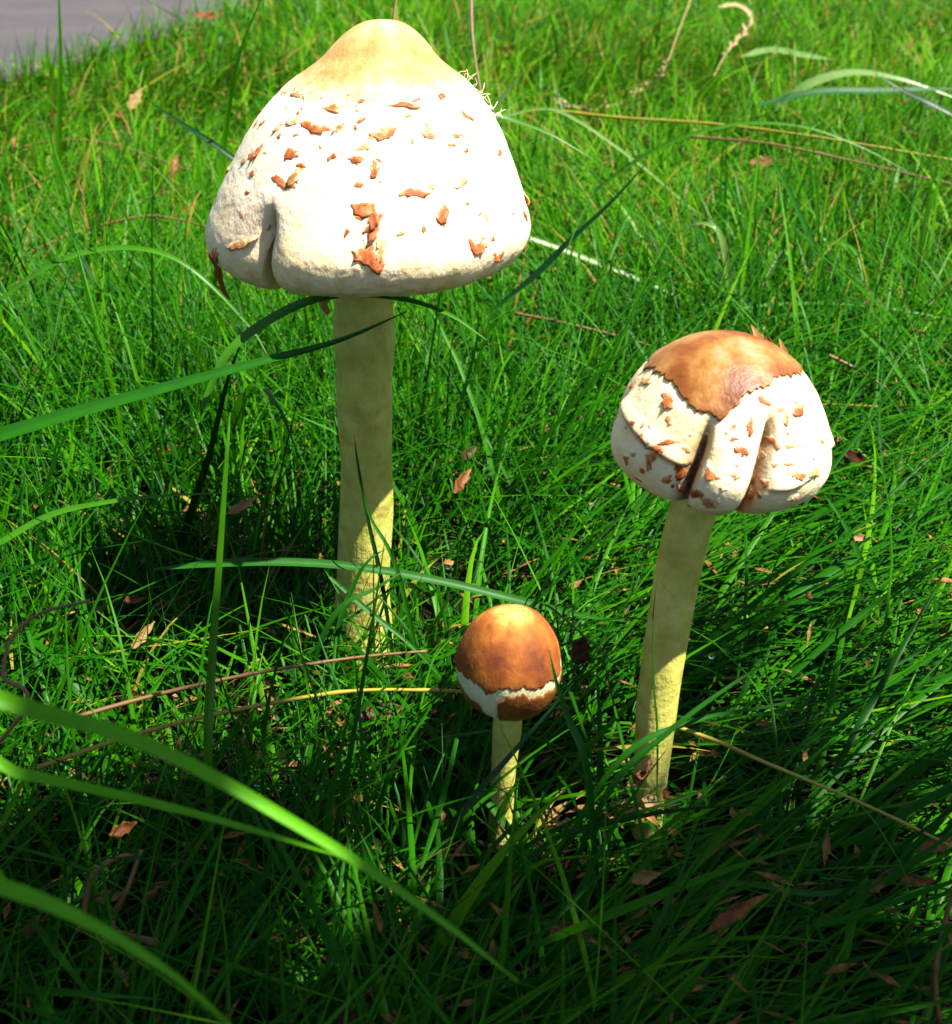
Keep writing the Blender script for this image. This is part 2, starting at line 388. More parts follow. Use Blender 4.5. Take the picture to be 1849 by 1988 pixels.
def stem(root, mat, pts, rad, n=70, seg=28):
    p = spline(pts, n); loc = root.location
    v, f = tube_geo([q - loc for q in p], rad, seg)
    return mesh('stem', v, f, mat, root)

MUSH = []
# --- the tall mushroom
D1 = 0.385
apex = P(743, 41, D1)
TALL_BASE = G(700, 1290); TALL_BASE.y = D1; TALL_BASE.z = 0; TALL_BASE.x = P(703, 1240, D1).x
R1 = 0.0472
prof1 = [(0, 0), (.10, .012), (.19, .060), (.267, .13), (.328, .20), (.412, .266), (.54, .352), (.672, .49), (.769, .637), (.84, .78), (.90, .91), (.952, 1.04), (.985, 1.13), (1.0, 1.21), (.982, 1.29), (.93, 1.355), (.845, 1.405), (.73, 1.44), (.59, 1.455)]
def def1(th, t):
    c = wrap(th + 0.61)                                    # the cleft in the front left
    s_ = smooth(0.61, 0.74, t)
    g = math.exp(-abs(c) / 0.030) * s_
    kr = 1 - 0.13 * g - 0.05 * math.exp(-(c / 0.16) ** 2) * smooth(0.55, 0.8, t) + wob(th, t, 1.3, 0.012) * smooth(0.1, 0.5, t)
    if c < 0: kr -= 0.05 * math.exp(-(c / 0.34) ** 2) * smooth(0.58, 0.8, t)
    notch = 0.36 * math.exp(-(abs(c) / 0.12) ** 1.2) * smooth(0.55, 1.0, t)
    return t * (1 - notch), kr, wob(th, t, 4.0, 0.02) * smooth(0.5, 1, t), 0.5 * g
cap1 = Cap(prof1, R1, apex, (R(-3), R(0)), def1); cap1.shear = 0.10; cap1.pxm = 6600.0
t1 = empty('mushroom', TALL_BASE)
tag(t1, 'tall white mushroom with a large bell-shaped scaly cap and thick upright stem', 'mushroom', 'mushrooms in the grass')
def cap_parent(cap, root, mat):
    o = cap.body(mat, root); o.location = cap.apex - root.location
    return o
c1 = cap_parent(cap1, t1, M['flesh'])
def stem_rad1(u, a):
    base = np.interp(u, [0, .08, .2, .45, .62, .72, .8, 1.0], [.0116, .0106, .0092, .0083, .0087, .0096, .0089, .0086])
    return base * (1 + 0.015 * math.sin(3 * a + u * 20) + 0.02 * math.sin(2 * a - u * 31))
stem(t1, M['stem'], [TALL_BASE + Vector((0, 0, -0.01)), P(705, 1160, D1), P(712, 950, D1), P(708, 760, D1), P(707, 600, D1), P(712, 480, D1)], stem_rad1)
o = cap1.gills(M['gill'], t1, 0.0085); o.location = cap1.apex - t1.location
cap1.shell('top_skin', M['umbo'], c1, 220, 40, lambda th: 0.0, lambda th: 0.335 + 0.02 * math.sin(2 * th) + jag(th, 0.3, 0.034), 0.00045, edge=0.06)
rnd = random.Random(3)
tall_flakes = [(575, 180, 34, 14, .15), (650, 212, 40, 16, .2), (700, 195, 22, 18, -.5), (785, 195, 60, 20, .12), (860, 170, 22, 26, .9),
  (505, 205, 20, 10, -.6), (540, 246, 14, 20, .3), (500, 235, 12, 14, -.4), (513, 232, 10, 12, 0), (612, 243, 50, 18, .1), (572, 232, 20, 22, .4), (655, 243, 14, 20, .2),
  (750, 243, 36, 28, -.5), (700, 278, 16, 12, -.8), (730, 262, 26, 10, -.6), (688, 302, 20, 16, -.3), (728, 316, 12, 26, .2), (498, 290, 38, 30, -.3), (480, 296, 16, 22, .2), (560, 293, 22, 20, -.6), (545, 262, 8, 10, 0),
  (545, 343, 40, 16, .1), (580, 330, 14, 34, .5), (833, 265, 26, 14, .7), (885, 265, 20, 9, -.2), (910, 222, 24, 12, .7), (968, 290, 18, 12, .2), (795, 370, 36, 14, -.1),
  (840, 362, 24, 10, -.1), (895, 353, 42, 14, -.2), (865, 402, 18, 34, .2), (718, 395, 34, 26, .2), (735, 430, 20, 40, .5), (722, 410, 14, 30, -.2)]
for i, (px, py, w, h, r_) in enumerate(tall_flakes):
    cap1.flake('scale', M['scale'] if rnd.random() < 0.85 else M['scalepale'], c1, px, py, w * 1.28, h * 1.2, r_, rnd.uniform(0.7, 1.3), rnd)
for (px, py, w, h, r_, cu, mt) in [(470, 466, 66, 22, -.05, 2.6, 'scalepale'), (718, 486, 52, 40, .05, 1.4, 'scale'), (738, 462, 16, 46, .2, 1.2, 'scalepale'), (937, 462, 46, 34, .4, 1.5, 'scale'),
                               (968, 492, 32, 26, -.5, 1.3, 'scale'), (1018, 372, 26, 30, .1, 2.2, 'scalepale'), (1016, 408, 16, 24, .1, 1.4, 'scale'), (433, 312, 18, 22, 0, 1.8, 'scalepale'), (418, 486, 22, 40, .2, 1.2, 'scale')]:
    cap1.flake('scale', M[mt], c1, px, py, w, h, r_, cu, rnd)
for i in range(50):
    k = rnd.random(); py = 150 + 330 * k ** 1.25; hwid = np.interp(py, [150, 250, 350, 450, 500], [150, 225, 270, 295, 270])
    cap1.flake('scale', M['scale'] if rnd.random() < 0.55 else M['scalepale'], c1, 722 + rnd.uniform(-1, 1) * hwid, py, rnd.uniform(7, 24), rnd.uniform(6, 13), rnd.uniform(-.7, .7), rnd.uniform(0.5, 1.3), rnd)
# hanging shred at the left rim
q = [P(416, 490, D1 - 0.012), P(425, 520, D1 - 0.014), P(432, 550, D1 - 0.013), P(447, 580, D1 - 0.012)]
v, f = blade_geo([k - cap1.apex for k in spline(q, 14)], lambda u: 0.0030 * (1 - 0.45 * u) * (1 + 0.25 * math.sin(u * 17)), Vector((0.2, -1, 0.2)), 0.7, 1.2); mesh('veil_shred', v, f, M['scale'], c1)
q = [P(634, 572, D1 - 0.01), P(630, 590, D1 - 0.01), P(640, 608, D1 - 0.012)]
v, f = blade_geo([k - cap1.apex for k in spline(q, 8)], lambda u: 0.0034 * (1 - 0.4 * u), Vector((0.2, -1, 0.2)), 0.5, 0.6); mesh('veil_shred', v, f, M['scalepale'], c1)
# wisps on the right shoulder
v = []; f = []
for i in range(34):
    th, t = cap1.find(rnd.uniform(850, 905), rnd.uniform(105, 165)); th = rnd.uniform(0.9, 1.8); t = rnd.uniform(0.27, 0.42); c = cap1.pt(th, t); n = cap1.nrm(th, t)
    q = [c, c + n * 0.0012 + Vector([rnd.uniform(-1, 1) * 0.0008 for _ in range(3)]), c + n * 0.0017 + Vector([rnd.uniform(-1, 1) * 0.0022 for _ in range(3)])]
    a, b = tube_geo([cap1.M @ k for k in spline(q, 5)], lambda u, a: 0.00009, 4); k0 = len(v); v += a; f += [tuple(k0 + k for k in x) for x in b]
mesh('wisp_tuft', v, f, M['flesh'], c1)['kind'] = 'stuff'
MUSH.append((TALL_BASE.x, D1, 0.0095, 0.20))

# --- the folded mushroom on the right
D2 = 0.305
apex2 = P(1432, 652, D2 + 0.004)
B2 = P(1258, 1580, D2 - 0.012); B2.z = 0
R2 = 0.0278
prof2 = [(0, 0), (.24, .03), (.46, .12), (.66, .28), (.815, .48), (.92, .70), (.98, .90), (1.0, 1.02), (.985, 1.13), (.93, 1.245), (.83, 1.34), (.68, 1.41), (.5, 1.44)]
clefts2 = [(-0.44, 0.055, 0.42, 0.26), (0.24, 0.060, 0.34, 0.20), (1.6, 0.1, 0.6, 0.12), (-2.0, 0.12, 0.5, 0.14), (2.7, 0.1, 0.5, 0.13)]
def def2(th, t):
    kr = 1.0; te = t; st = 0.0
    for c0, w, ts, dp in clefts2:
        c = wrap(th - c0 - 0.10 * math.sin(5 * t + c0))
        s_ = smooth(ts, ts + 0.22, t)
        kr -= dp * math.exp(-(c / w) ** 2) * s_ + 0.045 * math.exp(-(c / (w * 3.2)) ** 2) * s_
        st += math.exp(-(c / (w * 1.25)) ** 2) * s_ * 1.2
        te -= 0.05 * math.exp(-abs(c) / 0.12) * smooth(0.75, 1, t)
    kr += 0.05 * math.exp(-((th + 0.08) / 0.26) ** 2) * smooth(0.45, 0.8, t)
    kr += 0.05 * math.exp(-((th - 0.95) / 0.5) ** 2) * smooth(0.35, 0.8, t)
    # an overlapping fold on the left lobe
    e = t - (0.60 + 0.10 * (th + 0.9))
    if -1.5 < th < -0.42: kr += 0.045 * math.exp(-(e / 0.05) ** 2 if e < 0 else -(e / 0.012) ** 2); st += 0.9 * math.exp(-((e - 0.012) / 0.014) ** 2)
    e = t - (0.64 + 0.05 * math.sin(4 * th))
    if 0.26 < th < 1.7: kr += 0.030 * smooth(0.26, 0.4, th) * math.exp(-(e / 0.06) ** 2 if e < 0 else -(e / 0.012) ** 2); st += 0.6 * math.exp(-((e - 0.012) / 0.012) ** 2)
    kr += wob(th, t, 2.2, 0.022) * smooth(0.2, 0.5, t)
    return te, kr, 0.0, min(1, st)
cap2 = Cap(prof2, R2, apex2, (R(-4), R(6)), def2); cap2.pxm = 7700.0
t2 = empty('mushroom', B2)
tag(t2, 'leaning mushroom with brown-topped cream cap split by deep folds, at right', 'mushroom', 'mushrooms in the grass')
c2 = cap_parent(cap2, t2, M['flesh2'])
def stem_rad2(u, a):
    return np.interp(u, [0, .12, .3, .6, .85, 1.0], [.0042, .0043, .0056, .0060, .0062, .0066]) * (1 + 0.02 * math.sin(3 * a + u * 17))
stem(t2, M['stem'], [B2 + Vector((0, 0, -0.008)), P(1266, 1480, D2 - 0.01), P(1285, 1300, D2 - 0.006), P(1313, 1130, D2 - 0.002), P(1347, 985, D2 + 0.002), P(1370, 900, D2 + 0.004)], stem_rad2)
o = cap2.gills(M['gill'], t2, 0.0062); o.location = cap2.apex - t2.location
def skin2(th):
    return np.interp(th, [-3.15, -1.6, -1.1, -0.75, -0.45, -0.25, 0.0, 0.35, 0.8, 1.3, 2.2, 3.15], [.34, .37, .36, .38, .445, .455, .335, .285, .265, .28, .32, .34]) + jag(th, 0.7, 0.022) + jag(3.3 * th, 0.25, 0.012)
cap2.shell('brown_skin', M['skin'], c2, 240, 44, lambda th: 0.0, skin2, 0.00024, lift=0.0003)
rnd = random.Random(9)
for (px, py, w, h, r_, cu, mt) in [(1250, 848, 20, 26, .2, .8, 'scale'), (1218, 885, 20, 20, 0, .8, 'scale'), (1262, 880, 24, 40, -.2, .5, 'scale'), (1248, 912, 18, 16, .6, .8, 'scale'), (1272, 870, 60, 12, -.25, .8, 'scale'),
   (1300, 857, 40, 10, -.3, .7, 'scale'), (1300, 930, 30, 16, -.4, .7, 'scale'), (1316, 900, 16, 40, .1, .7, 'scale'), (1242, 970, 30, 20, -.2, 1.2, 'scale'), (1328, 985, 26, 30, .1, .7, 'scale'), (1322, 945, 12, 46, 0, .6, 'scale'),
   (1300, 772, 44, 26, .25, 1.3, 'scale'), (1265, 735, 28, 24, .1, 1.3, 'scalepale'), (1380, 912, 34, 26, .1, 1.1, 'scale'), (1432, 920, 26, 14, -.1, 1.1, 'scalepale'), (1358, 955, 26, 20, .1, 1, 'scale'), (1385, 970, 34, 22, .3, 1.5, 'scalepale'),
   (1445, 872, 30, 16, .3, 1.2, 'scale'), (1460, 820, 14, 30, .2, .8, 'scale'), (1458, 955, 20, 22, -.2, 1, 'scale'), (1488, 935, 20, 16, .4, .8, 'scale'), (1545, 790, 44, 34, .1, 1.2, 'scale'), (1525, 800, 14, 30, 0, .6, 'scalepale'),
   (1500, 855, 26, 16, .2, 1.2, 'scale'), (1540, 862, 60, 9, .06, .8, 'scalepale'), (1595, 855, 24, 16, .2, 1, 'scale'), (1545, 915, 40, 24, -.1, 1.3, 'scale'), (1585, 912, 56, 34, -.05, 1.4, 'scalepale'), (1440, 760, 18, 44, .3, .8, 'scale'), (1480, 775, 30, 12, .6, .8, 'scale'),
   (1200, 800, 14, 20, 0, 1.4, 'scalepale'), (1228, 745, 18, 14, -.5, 1.4, 'scale'), (1530, 680, 30, 26, .7, 1.0, 'scale'), (1505, 715, 30, 18, -.3, 1.0, 'scalepale')]:
    cap2.flake('scale', M[mt], c2, px, py, w, h, r_, cu, rnd)
for i in range(34):
    cap2.flake('scale', M['scale'] if rnd.random() < 0.6 else M['scalepale'], c2, rnd.uniform(1205, 1605), rnd.uniform(770, 975), rnd.uniform(7, 20), rnd.uniform(6, 14), rnd.uniform(-.8, .8), rnd.uniform(0.5, 1.4), rnd)
# torn flap of skin standing up at the back right of the crown
def flap(px0, py0, pxt, pyt, D, w, tw, mt):
    q = spline([P(px0, py0, D), P((px0 + pxt) / 2 + 3, (py0 + pyt) / 2, D + 0.001), P(pxt, pyt, D + 0.002)], 9)
    v, f = blade_geo([k - cap2.apex for k in q], lambda u: w * (1 - u) ** 0.6 * (1 + 0.2 * math.sin(u * 14)), Vector((0.1, -1, 0.3)), 0.5, tw); mesh('torn_flap', v, f, M[mt], c2)
flap(1478, 690, 1458, 630, D2 + 0.006, 0.0042, 0.6, 'scalepale'); flap(1505, 705, 1488, 648, D2 + 0.008, 0.0034, -0.5, 'scale'); flap(1525, 720, 1512, 655, D2 + 0.010, 0.0030, 0.5, 'scalepale')
MUSH.append((B2.x, D2 - 0.01, 0.0062, 0.14))

# --- the small brown button
D3 = 0.292
ctr = P(992, 1290, D3); R3 = 0.0139
apex3 = ctr + Vector((0.0003, 0, R3 * 1.17))
B3 = P(968, 1600, D3); B3.z = 0; B3.x = P(972, 1560, D3).x
prof3 = [(0, 0), (.16, .02), (.36, .075), (.56, .20), (.75, .41), (.90, .70), (.98, .98), (1.0, 1.18), (.97, 1.45), (.86, 1.75), (.68, 1.96), (.48, 2.05)]
def def3(th, t): return t, 1 + wob(th, t, 0.7, 0.030), 0.0, 0.0
cap3 = Cap(prof3, R3, apex3, (R(0), R(2)), def3); cap3.pxm = 7350.0
t3 = empty('mushroom', B3)
tag(t3, 'small round orange-brown button mushroom with jagged white band, lowest of the three', 'mushroom', 'mushrooms in the grass')
c3 = cap_parent(cap3, t3, M['flesh3'])
stem(t3, M['stem'], [B3 + Vector((0, 0, -0.006)), P(975, 1540, D3), P(982, 1450, D3), P(988, 1380, D3)], lambda u, a: np.interp(u, [0, .4, .8, 1], [.0036, .0034, .0039, .0038]) * (1 + 0.02 * math.sin(2 * a + 9 * u)))
o = cap3.gills(M['gill'], t3, 0.0038, 40); o.location = cap3.apex - t3.location
def up3(th):
    return np.interp(th, [-3.15, -1.4, -0.8, -0.35, -0.2, 0.3, 0.8, 1.15, 1.5, 3.15], [.66, .60, .585, .61, .565, .56, .575, .58, .44, .64]) + jag(th, 0.2, 0.024)
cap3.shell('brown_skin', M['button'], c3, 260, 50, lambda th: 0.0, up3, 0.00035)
def lo3(th):
    return up3(th) + np.interp(th, [-0.45, -0.18, 0.0, 0.5, 1.0, 1.3], [.16, .075, .055, .06, .07, .05]) + jag(th, 0.9, 0.026)
cap3.shell('lower_skin', M['buttonlow'], c3, 90, 16, lo3, lambda th: 0.985, 0.00035, -0.24, 1.35)
cap3.shell('lower_skin', M['buttonlow'], c3, 60, 16, lambda th: 0.735 + 0.10 * max(0.0, th + 1.0) + jag(th, .4, .02), lambda th: 0.985, 0.00035, -1.6, -0.62)
MUSH.append((B3.x, D3, 0.0038, 0.07))

# ------------------------------------------------------------------ the long blades one can tell apart
GB = 'long grass blades'
def wfun(w, kind):
    if kind == 'tip': return lambda u: w * (0.55 + 0.45 * min(1, u * 4)) * max(0.04, 1 - max(0, u - 0.35) / 0.65) ** 0.75
    if kind == 'mid': return lambda u: w * max(0.05, min(1, 5 * u + 0.3, (1 - u) * 3.5 + 0.06))
    return lambda u: w
def blade(mat, w, pts, label, kind='tip', hint=(0, -0.55, 0.85), fold=0.3, twist=0.0, n=26, name='grass_strand', cat='grass blade', group=GB):
    q = [p if isinstance(p, Vector) else P(*p) for p in pts]
    if q[0].y > 0.5: q = [CAM + (p - CAM) * 0.96 for p in q]
    if q[0].z < 0.035: q[0].z = -0.002
    for k in q:
        if k.z < -0.004: k.z = -0.004
    root = q[0].copy(); root.z = 0 if q[0].z < 0.02 else q[0].z
    v, f = blade_geo([k - root for k in spline(q, n)], wfun(w, kind), Vector(hint), fold, twist)
    o = mesh(name, v, f, M[mat]); o.location = root
    return tag(o, label, cat, group)
def stalk(mat, r, pts, label, nodes=0, name='dry_stalk', cat='stalk', group='dry stalks and runners'):
    def up_(p): return CAM + (p - CAM) * ((0.88 if p.y > 0.3 else 0.90) if p.y < 0.4 else 0.94)     # lying on the grass, not under it
    q = [up_(p) if name == 'grass_runner' or p.y > 0.3 else p for p in pts]
    root = q[0].copy()
    v, f = tube_geo([k - root for k in spline(q, 40)], lambda u, a: r * (1 - 0.45 * u) * (1 + (0.35 * max(0, math.cos(u * nodes * 2 * math.pi)) ** 24 if nodes else 0)), 7)
    o = mesh(name, v, f, M[mat]); o.location = root
    return tag(o, label, cat, group)
gr = lambda x, y, z=0.0: Vector((x, y, z))

blade('lime', 0.0030, [gr(-0.17, 0.10), gr(-0.155, 0.105, 0.08), A(-230, 1275, .19), A(0, 1360, .195), A(300, 1452, .195), A(640, 1640, .20), A(860, 1790, .205), A(1005, 1905, .21)], 'broad blurred bluish-green blade arching across the lower left foreground', n=40)
blade('lime', 0.0025, [gr(-0.17, 0.15), gr(-0.155, 0.155, 0.05), A(-200, 1450, .235), A(30, 1500, .235), A(300, 1560, .232), A(520, 1620, .225), A(690, 1672, .215)], 'green blade joining the underside of the broad foreground blade')
blade('lime', 0.0027, [gr(-0.14, 0.07), gr(-0.13, 0.075, 0.07), A(-200, 1665, .165), A(0, 1720, .17), A(160, 1785, .172), A(330, 1888, .175), A(470, 2010, .18)], 'blurred green blade cutting the bottom left corner')
blade('blade', 0.0046, [P(-420, 960, .33), P(-200, 915, .33), P(0, 848, .33), P(250, 775, .335), P(500, 706, .34), P(660, 662, .345), P(790, 605, .35)], 'wide blade rising from the left edge across the tall stem', fold=0.45)
blade('bright', 0.0030, [P(-200, 760, .52), P(0, 585, .53), P(110, 510, .53), P(220, 482, .53), P(320, 494, .525), P(400, 545, .52), P(490, 640, .515), P(520, 690, .51)], 'bright green arching blade left of the tall cap')
blade('bright', 0.0032, [P(395, 790, .34), P(440, 690, .345), P(520, 625, .35), P(610, 583, .35), P(700, 572, .35), P(800, 585, .35), P(880, 615, .345), P(945, 660, .34)], 'bright blade arching just beneath the tall cap in front of its stem')
blade('bright', 0.0024, [P(-160, 1150, .36), P(0, 1055, .37), P(100, 1000, .375), P(210, 975, .375), P(330, 962, .375), P(455, 957, .375)], 'yellow-tipped blade reaching in from the left edge below mid height')
blade('bright', 0.0034, [P(398, 1600, .27), P(402, 1480, .275), P(408, 1300, .285), P(425, 1080, .295), P(440, 880, .30), P(447, 800, .305)], 'tall upright blade standing left of the tall stem', hint=(0.85, -0.5, 0.3))
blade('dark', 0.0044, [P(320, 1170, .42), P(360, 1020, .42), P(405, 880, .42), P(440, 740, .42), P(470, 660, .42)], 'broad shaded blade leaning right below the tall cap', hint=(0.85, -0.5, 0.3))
blade('blade', 0.0018, [P(500, 1560, .29), P(512, 1420, .295), P(545, 1260, .30), P(585, 1120, .305)], 'slim upright blade between the yellow stalk and the tall stem', hint=(0.85, -0.5, 0.3))
blade('lime', 0.0066, [P(110, 420, .92), P(112, 300, .90), P(116, 120, .88), P(112, -60, .86)], 'upright blade rising in front of the paved corner', hint=(0.85, -0.5, 0.3))
blade('lime', 0.0050, [P(424, 480, .62), P(428, 330, .62), P(445, 190, .61), P(472, 80, .60), P(520, -30, .59)], 'curving upright blade along the left flank of the tall cap', hint=(0.85, -0.5, 0.3))
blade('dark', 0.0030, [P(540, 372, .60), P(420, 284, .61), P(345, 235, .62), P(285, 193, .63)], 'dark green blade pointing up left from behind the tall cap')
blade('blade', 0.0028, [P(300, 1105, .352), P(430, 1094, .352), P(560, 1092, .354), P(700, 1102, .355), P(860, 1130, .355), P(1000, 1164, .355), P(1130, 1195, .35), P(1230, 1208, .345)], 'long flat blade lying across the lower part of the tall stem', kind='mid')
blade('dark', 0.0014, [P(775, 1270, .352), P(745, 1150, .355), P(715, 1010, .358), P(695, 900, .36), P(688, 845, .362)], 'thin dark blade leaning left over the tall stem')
blade('blade', 0.0014, [P(840, 1250, .34), P(775, 1120, .345), P(722, 1010, .35), P(705, 955, .352)], 'thin green blade with pale tip crossing the tall stem')
blade('blade', 0.0017, [P(640, 1330, .335), P(655, 1240, .34), P(690, 1130, .345), P(720, 1085, .347), P(752, 1065, .35)], 'thin blade curving up right at the foot of the tall stem')
blade('blade', 0.0018, [P(540, 1330, .33), P(640, 1210, .335), P(735, 1140, .34), P(800, 1100, .345)], 'blade slanting up right across the foot of the tall stem')
blade('blade', 0.0018, [P(640, 1120, .35), P(720, 1190, .345), P(800, 1255, .34), P(880, 1340, .335)], 'blade slanting down right from the foot of the tall stem')
blade('blade', 0.0020, [P(985, 1180, .42), P(955, 1060, .42), P(925, 920, .42), P(893, 780, .42)], 'upright blade between the tall stem and the folded mushroom', hint=(0.85, -0.5, 0.3))
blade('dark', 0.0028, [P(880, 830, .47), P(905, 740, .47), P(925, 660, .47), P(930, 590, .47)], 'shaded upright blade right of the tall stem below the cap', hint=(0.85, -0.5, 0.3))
blade('blade', 0.0021, [P(1175, 1610, .262), P(1140, 1500, .266), P(1105, 1400, .27), P(1082, 1330, .272), P(1066, 1262, .275)], 'blade leaning against the right side of the small brown mushroom')
blade('blade', 0.0012, [P(1282, 1560, .282), P(1276, 1440, .284), P(1268, 1320, .286), P(1268, 1200, .288), P(1275, 1130, .29)], 'hair-thin blade standing in front of the leaning stem', hint=(0.85, -0.5, 0.3))
blade('blade', 0.0018, [P(1080, 1640, .262), P(1180, 1540, .268), P(1300, 1420, .275), P(1420, 1330, .28), P(1530, 1262, .285)], 'blade sweeping up right in front of the leaning stem')
blade('blade', 0.0016, [P(1040, 1590, .27), P(1200, 1480, .275), P(1350, 1400, .28), P(1500, 1370, .282), P(1650, 1330, .285)], 'blade sweeping right past the foot of the leaning stem')
blade('blade', 0.0015, [P(930, 1700, .26), P(1060, 1640, .265), P(1200, 1590, .268), P(1340, 1545, .27), P(1450, 1490, .272)], 'low blade arching below the foot of the leaning stem')
blade('dark', 0.0018, [P(780, 1720, .262), P(880, 1600, .268), P(980, 1480, .272), P(1050, 1400, .276), P(1110, 1330, .28)], 'dark blade rising in front of the small mushroom stem')
blade('bright', 0.0036, [P(1060, 470, .86), P(1120, 410, .86), P(1210, 330, .85), P(1320, 270, .84), P(1440, 241, .83), P(1560, 247, .82), P(1670, 285, .81), P(1762, 333, .80)], 'long bright blade arching over the grass above the folded mushroom', n=34)
blade('lime', 0.0060, [P(1425, 640, .68), P(1440, 540, .68), P(1455, 420, .68), P(1468, 330, .68), P(1474, 262, .68)], 'broad light green blade standing above the folded mushroom', hint=(0.85, -0.5, 0.3))
blade('blade', 0.0036, [P(1625, 620, .66), P(1590, 520, .665), P(1545, 400, .67), P(1505, 320, .675), P(1474, 248, .68)], 'blade leaning left to meet the broad light blade at its tip')
blade('blade', 0.0030, [P(1520, 420, .74), P(1532, 330, .74), P(1545, 260, .74), P(1550, 200, .74)], 'short upright blade crossing the long arching blade', hint=(0.85, -0.5, 0.3))
blade('pale', 0.0042, [P(1415, 560, .70), P(1410, 510, .70), P(1402, 468, .70), P(1385, 440, .70), P(1345, 436, .71), P(1300, 470, .72)], 'pale glossy blade folded sharply downwards near the right background')
blade('bright', 0.0034, [P(1500, 560, .72), P(1560, 500, .72), P(1605, 474, .715), P(1645, 476, .71), P(1668, 505, .70), P(1678, 555, .69)], 'hooked blade curling over at right of the broad light blade')
blade('pale', 0.0028, [P(960, 230, .98), P(1060, 212, .97), P(1130, 240, .95), P(1240, 318, .92), P(1335, 398, .88), P(1395, 440, .85)], 'pale straight blade running down right from beside the tall cap')
blade('dark', 0.0034, [P(960, 600, .60), P(1040, 535, .60), P(1110, 465, .60), P(1190, 390, .60), P(1255, 318, .60)], 'dark blade slanting up right beside the tall cap')
blade('pale', 0.0034, [P(980, 450, .72), P(1060, 474, .72), P(1160, 512, .72), P(1270, 556, .72), P(1350, 592, .72)], 'pale striped blade lying beside the right rim of the tall cap', kind='mid')
blade('bright', 0.0026, [P(935, 218, .66), P(990, 232, .66), P(1070, 262, .655), P(1150, 308, .65)], 'short bright blade curving down right of the tall cap')
blade('pale', 0.0030, [P(930, 245, .64), P(965, 205, .64), P(990, 172, .64), P(1010, 140, .64)], 'short pale blade pointing up beside the shoulder of the tall cap')
blade('pale', 0.0032, [P(20, 428, .96), P(65, 395, .96), P(130, 372, .955), P(240, 368, .95)], 'upper pale blade arching at the left edge')
blade('pale', 0.0032, [P(-40, 450, .92), P(60, 432, .92), P(160, 420, .92), P(250, 419, .92)], 'lower pale blade lying flat at the left edge', kind='mid')
blade('pale', 0.0022, [P(-30, 780, .56), P(40, 785, .56), P(110, 800, .56), P(240, 835, .555)], 'pale thin blade lying at the left edge behind the wide blade', kind='mid')
blade('pale', 0.0085, [P(1500, 215, 1.10), P(1570, 165, 1.10), P(1660, 142, 1.10), P(1760, 158, 1.09), P(1880, 200, 1.08)], 'broad glossy blade arching at the upper right edge', n=20)
blade('bluish', 0.0070, [P(1470, 205, 1.06), P(1590, 180, 1.06), P(1720, 178, 1.06), P(1870, 172, 1.06)], 'broad glossy blade lying under the arching one at the upper right', kind='mid')
blade('dark', 0.0060, [P(1860, 230, 1.00), P(1800, 200, 1.01), P(1750, 175, 1.02), P(1705, 145, 1.03)], 'dark pointed blade crossing the glossy ones at the upper right')
blade('pale', 0.0075, [P(1440, 110, 1.30), P(1500, 98, 1.30), P(1560, 108, 1.29), P(1620, 116, 1.28)], 'short pale glossy leaf lying near the top right', kind='mid')
blade('bright', 0.0022, [P(1420, 600, .66), P(1530, 590, .66), P(1650, 590, .655), P(1760, 605, .65), P(1850, 620, .645)], 'thin bright blade lying above right of the folded cap', kind='mid')
blade('bright', 0.0022, [P(1670, 640, .55), P(1720, 690, .55), P(1790, 790, .545), P(1849, 880, .54), P(1880, 940, .53)], 'thin blade curving down the right edge beside the folded cap')
blade('lime', 0.0036, [P(165, 1070, .46), P(152, 960, .46), P(140, 870, .46), P(130, 800, .46)], 'light upright blade near the left edge under the wide blade', hint=(0.85, -0.5, 0.3))
blade('blade', 0.0024, [P(160, 680, .66), P(158, 600, .66), P(170, 500, .66), P(180, 430, .66)], 'upright blade behind the bright left arch', hint=(0.85, -0.5, 0.3))
blade('blade', 0.0030, [P(330, 640, .64), P(300, 560, .64), P(262, 505, .64), P(240, 480, .645)], 'dark green blade leaning left under the bright left arch')
blade('blade', 0.0024, [P(1760, 1300, .38), P(1690, 1130, .385), P(1640, 1020, .39), P(1600, 960, .395)], 'blade leaning left at right below the folded cap')
blade('blade', 0.0016, [P(1180, 1990, .222), P(1240, 1880, .226), P(1300, 1750, .232), P(1360, 1600, .24)], 'blade slanting up right at the bottom centre')
blade('bright', 0.0018, [P(950, 1740, .255), P(1050, 1790, .25), P(1150, 1830, .248), P(1260, 1880, .245)], 'thin light blade slanting down right below the small mushroom')
blade('blade', 0.0016, [P(1240, 1770, .252), P(1400, 1720, .255), P(1600, 1735, .255), P(1800, 1690, .258)], 'blade lying flat above the long dry leaf', kind='mid')
blade('bright', 0.0020, [P(1500, 1590, .285), P(1580, 1640, .28), P(1630, 1670, .278)], 'short light blade beside the yellow runner at right')
blade('blade', 0.0020, [P(1660, 1680, .27), P(1700, 1600, .275), P(1740, 1540, .28)], 'short blade leaning over the yellow runner at right')

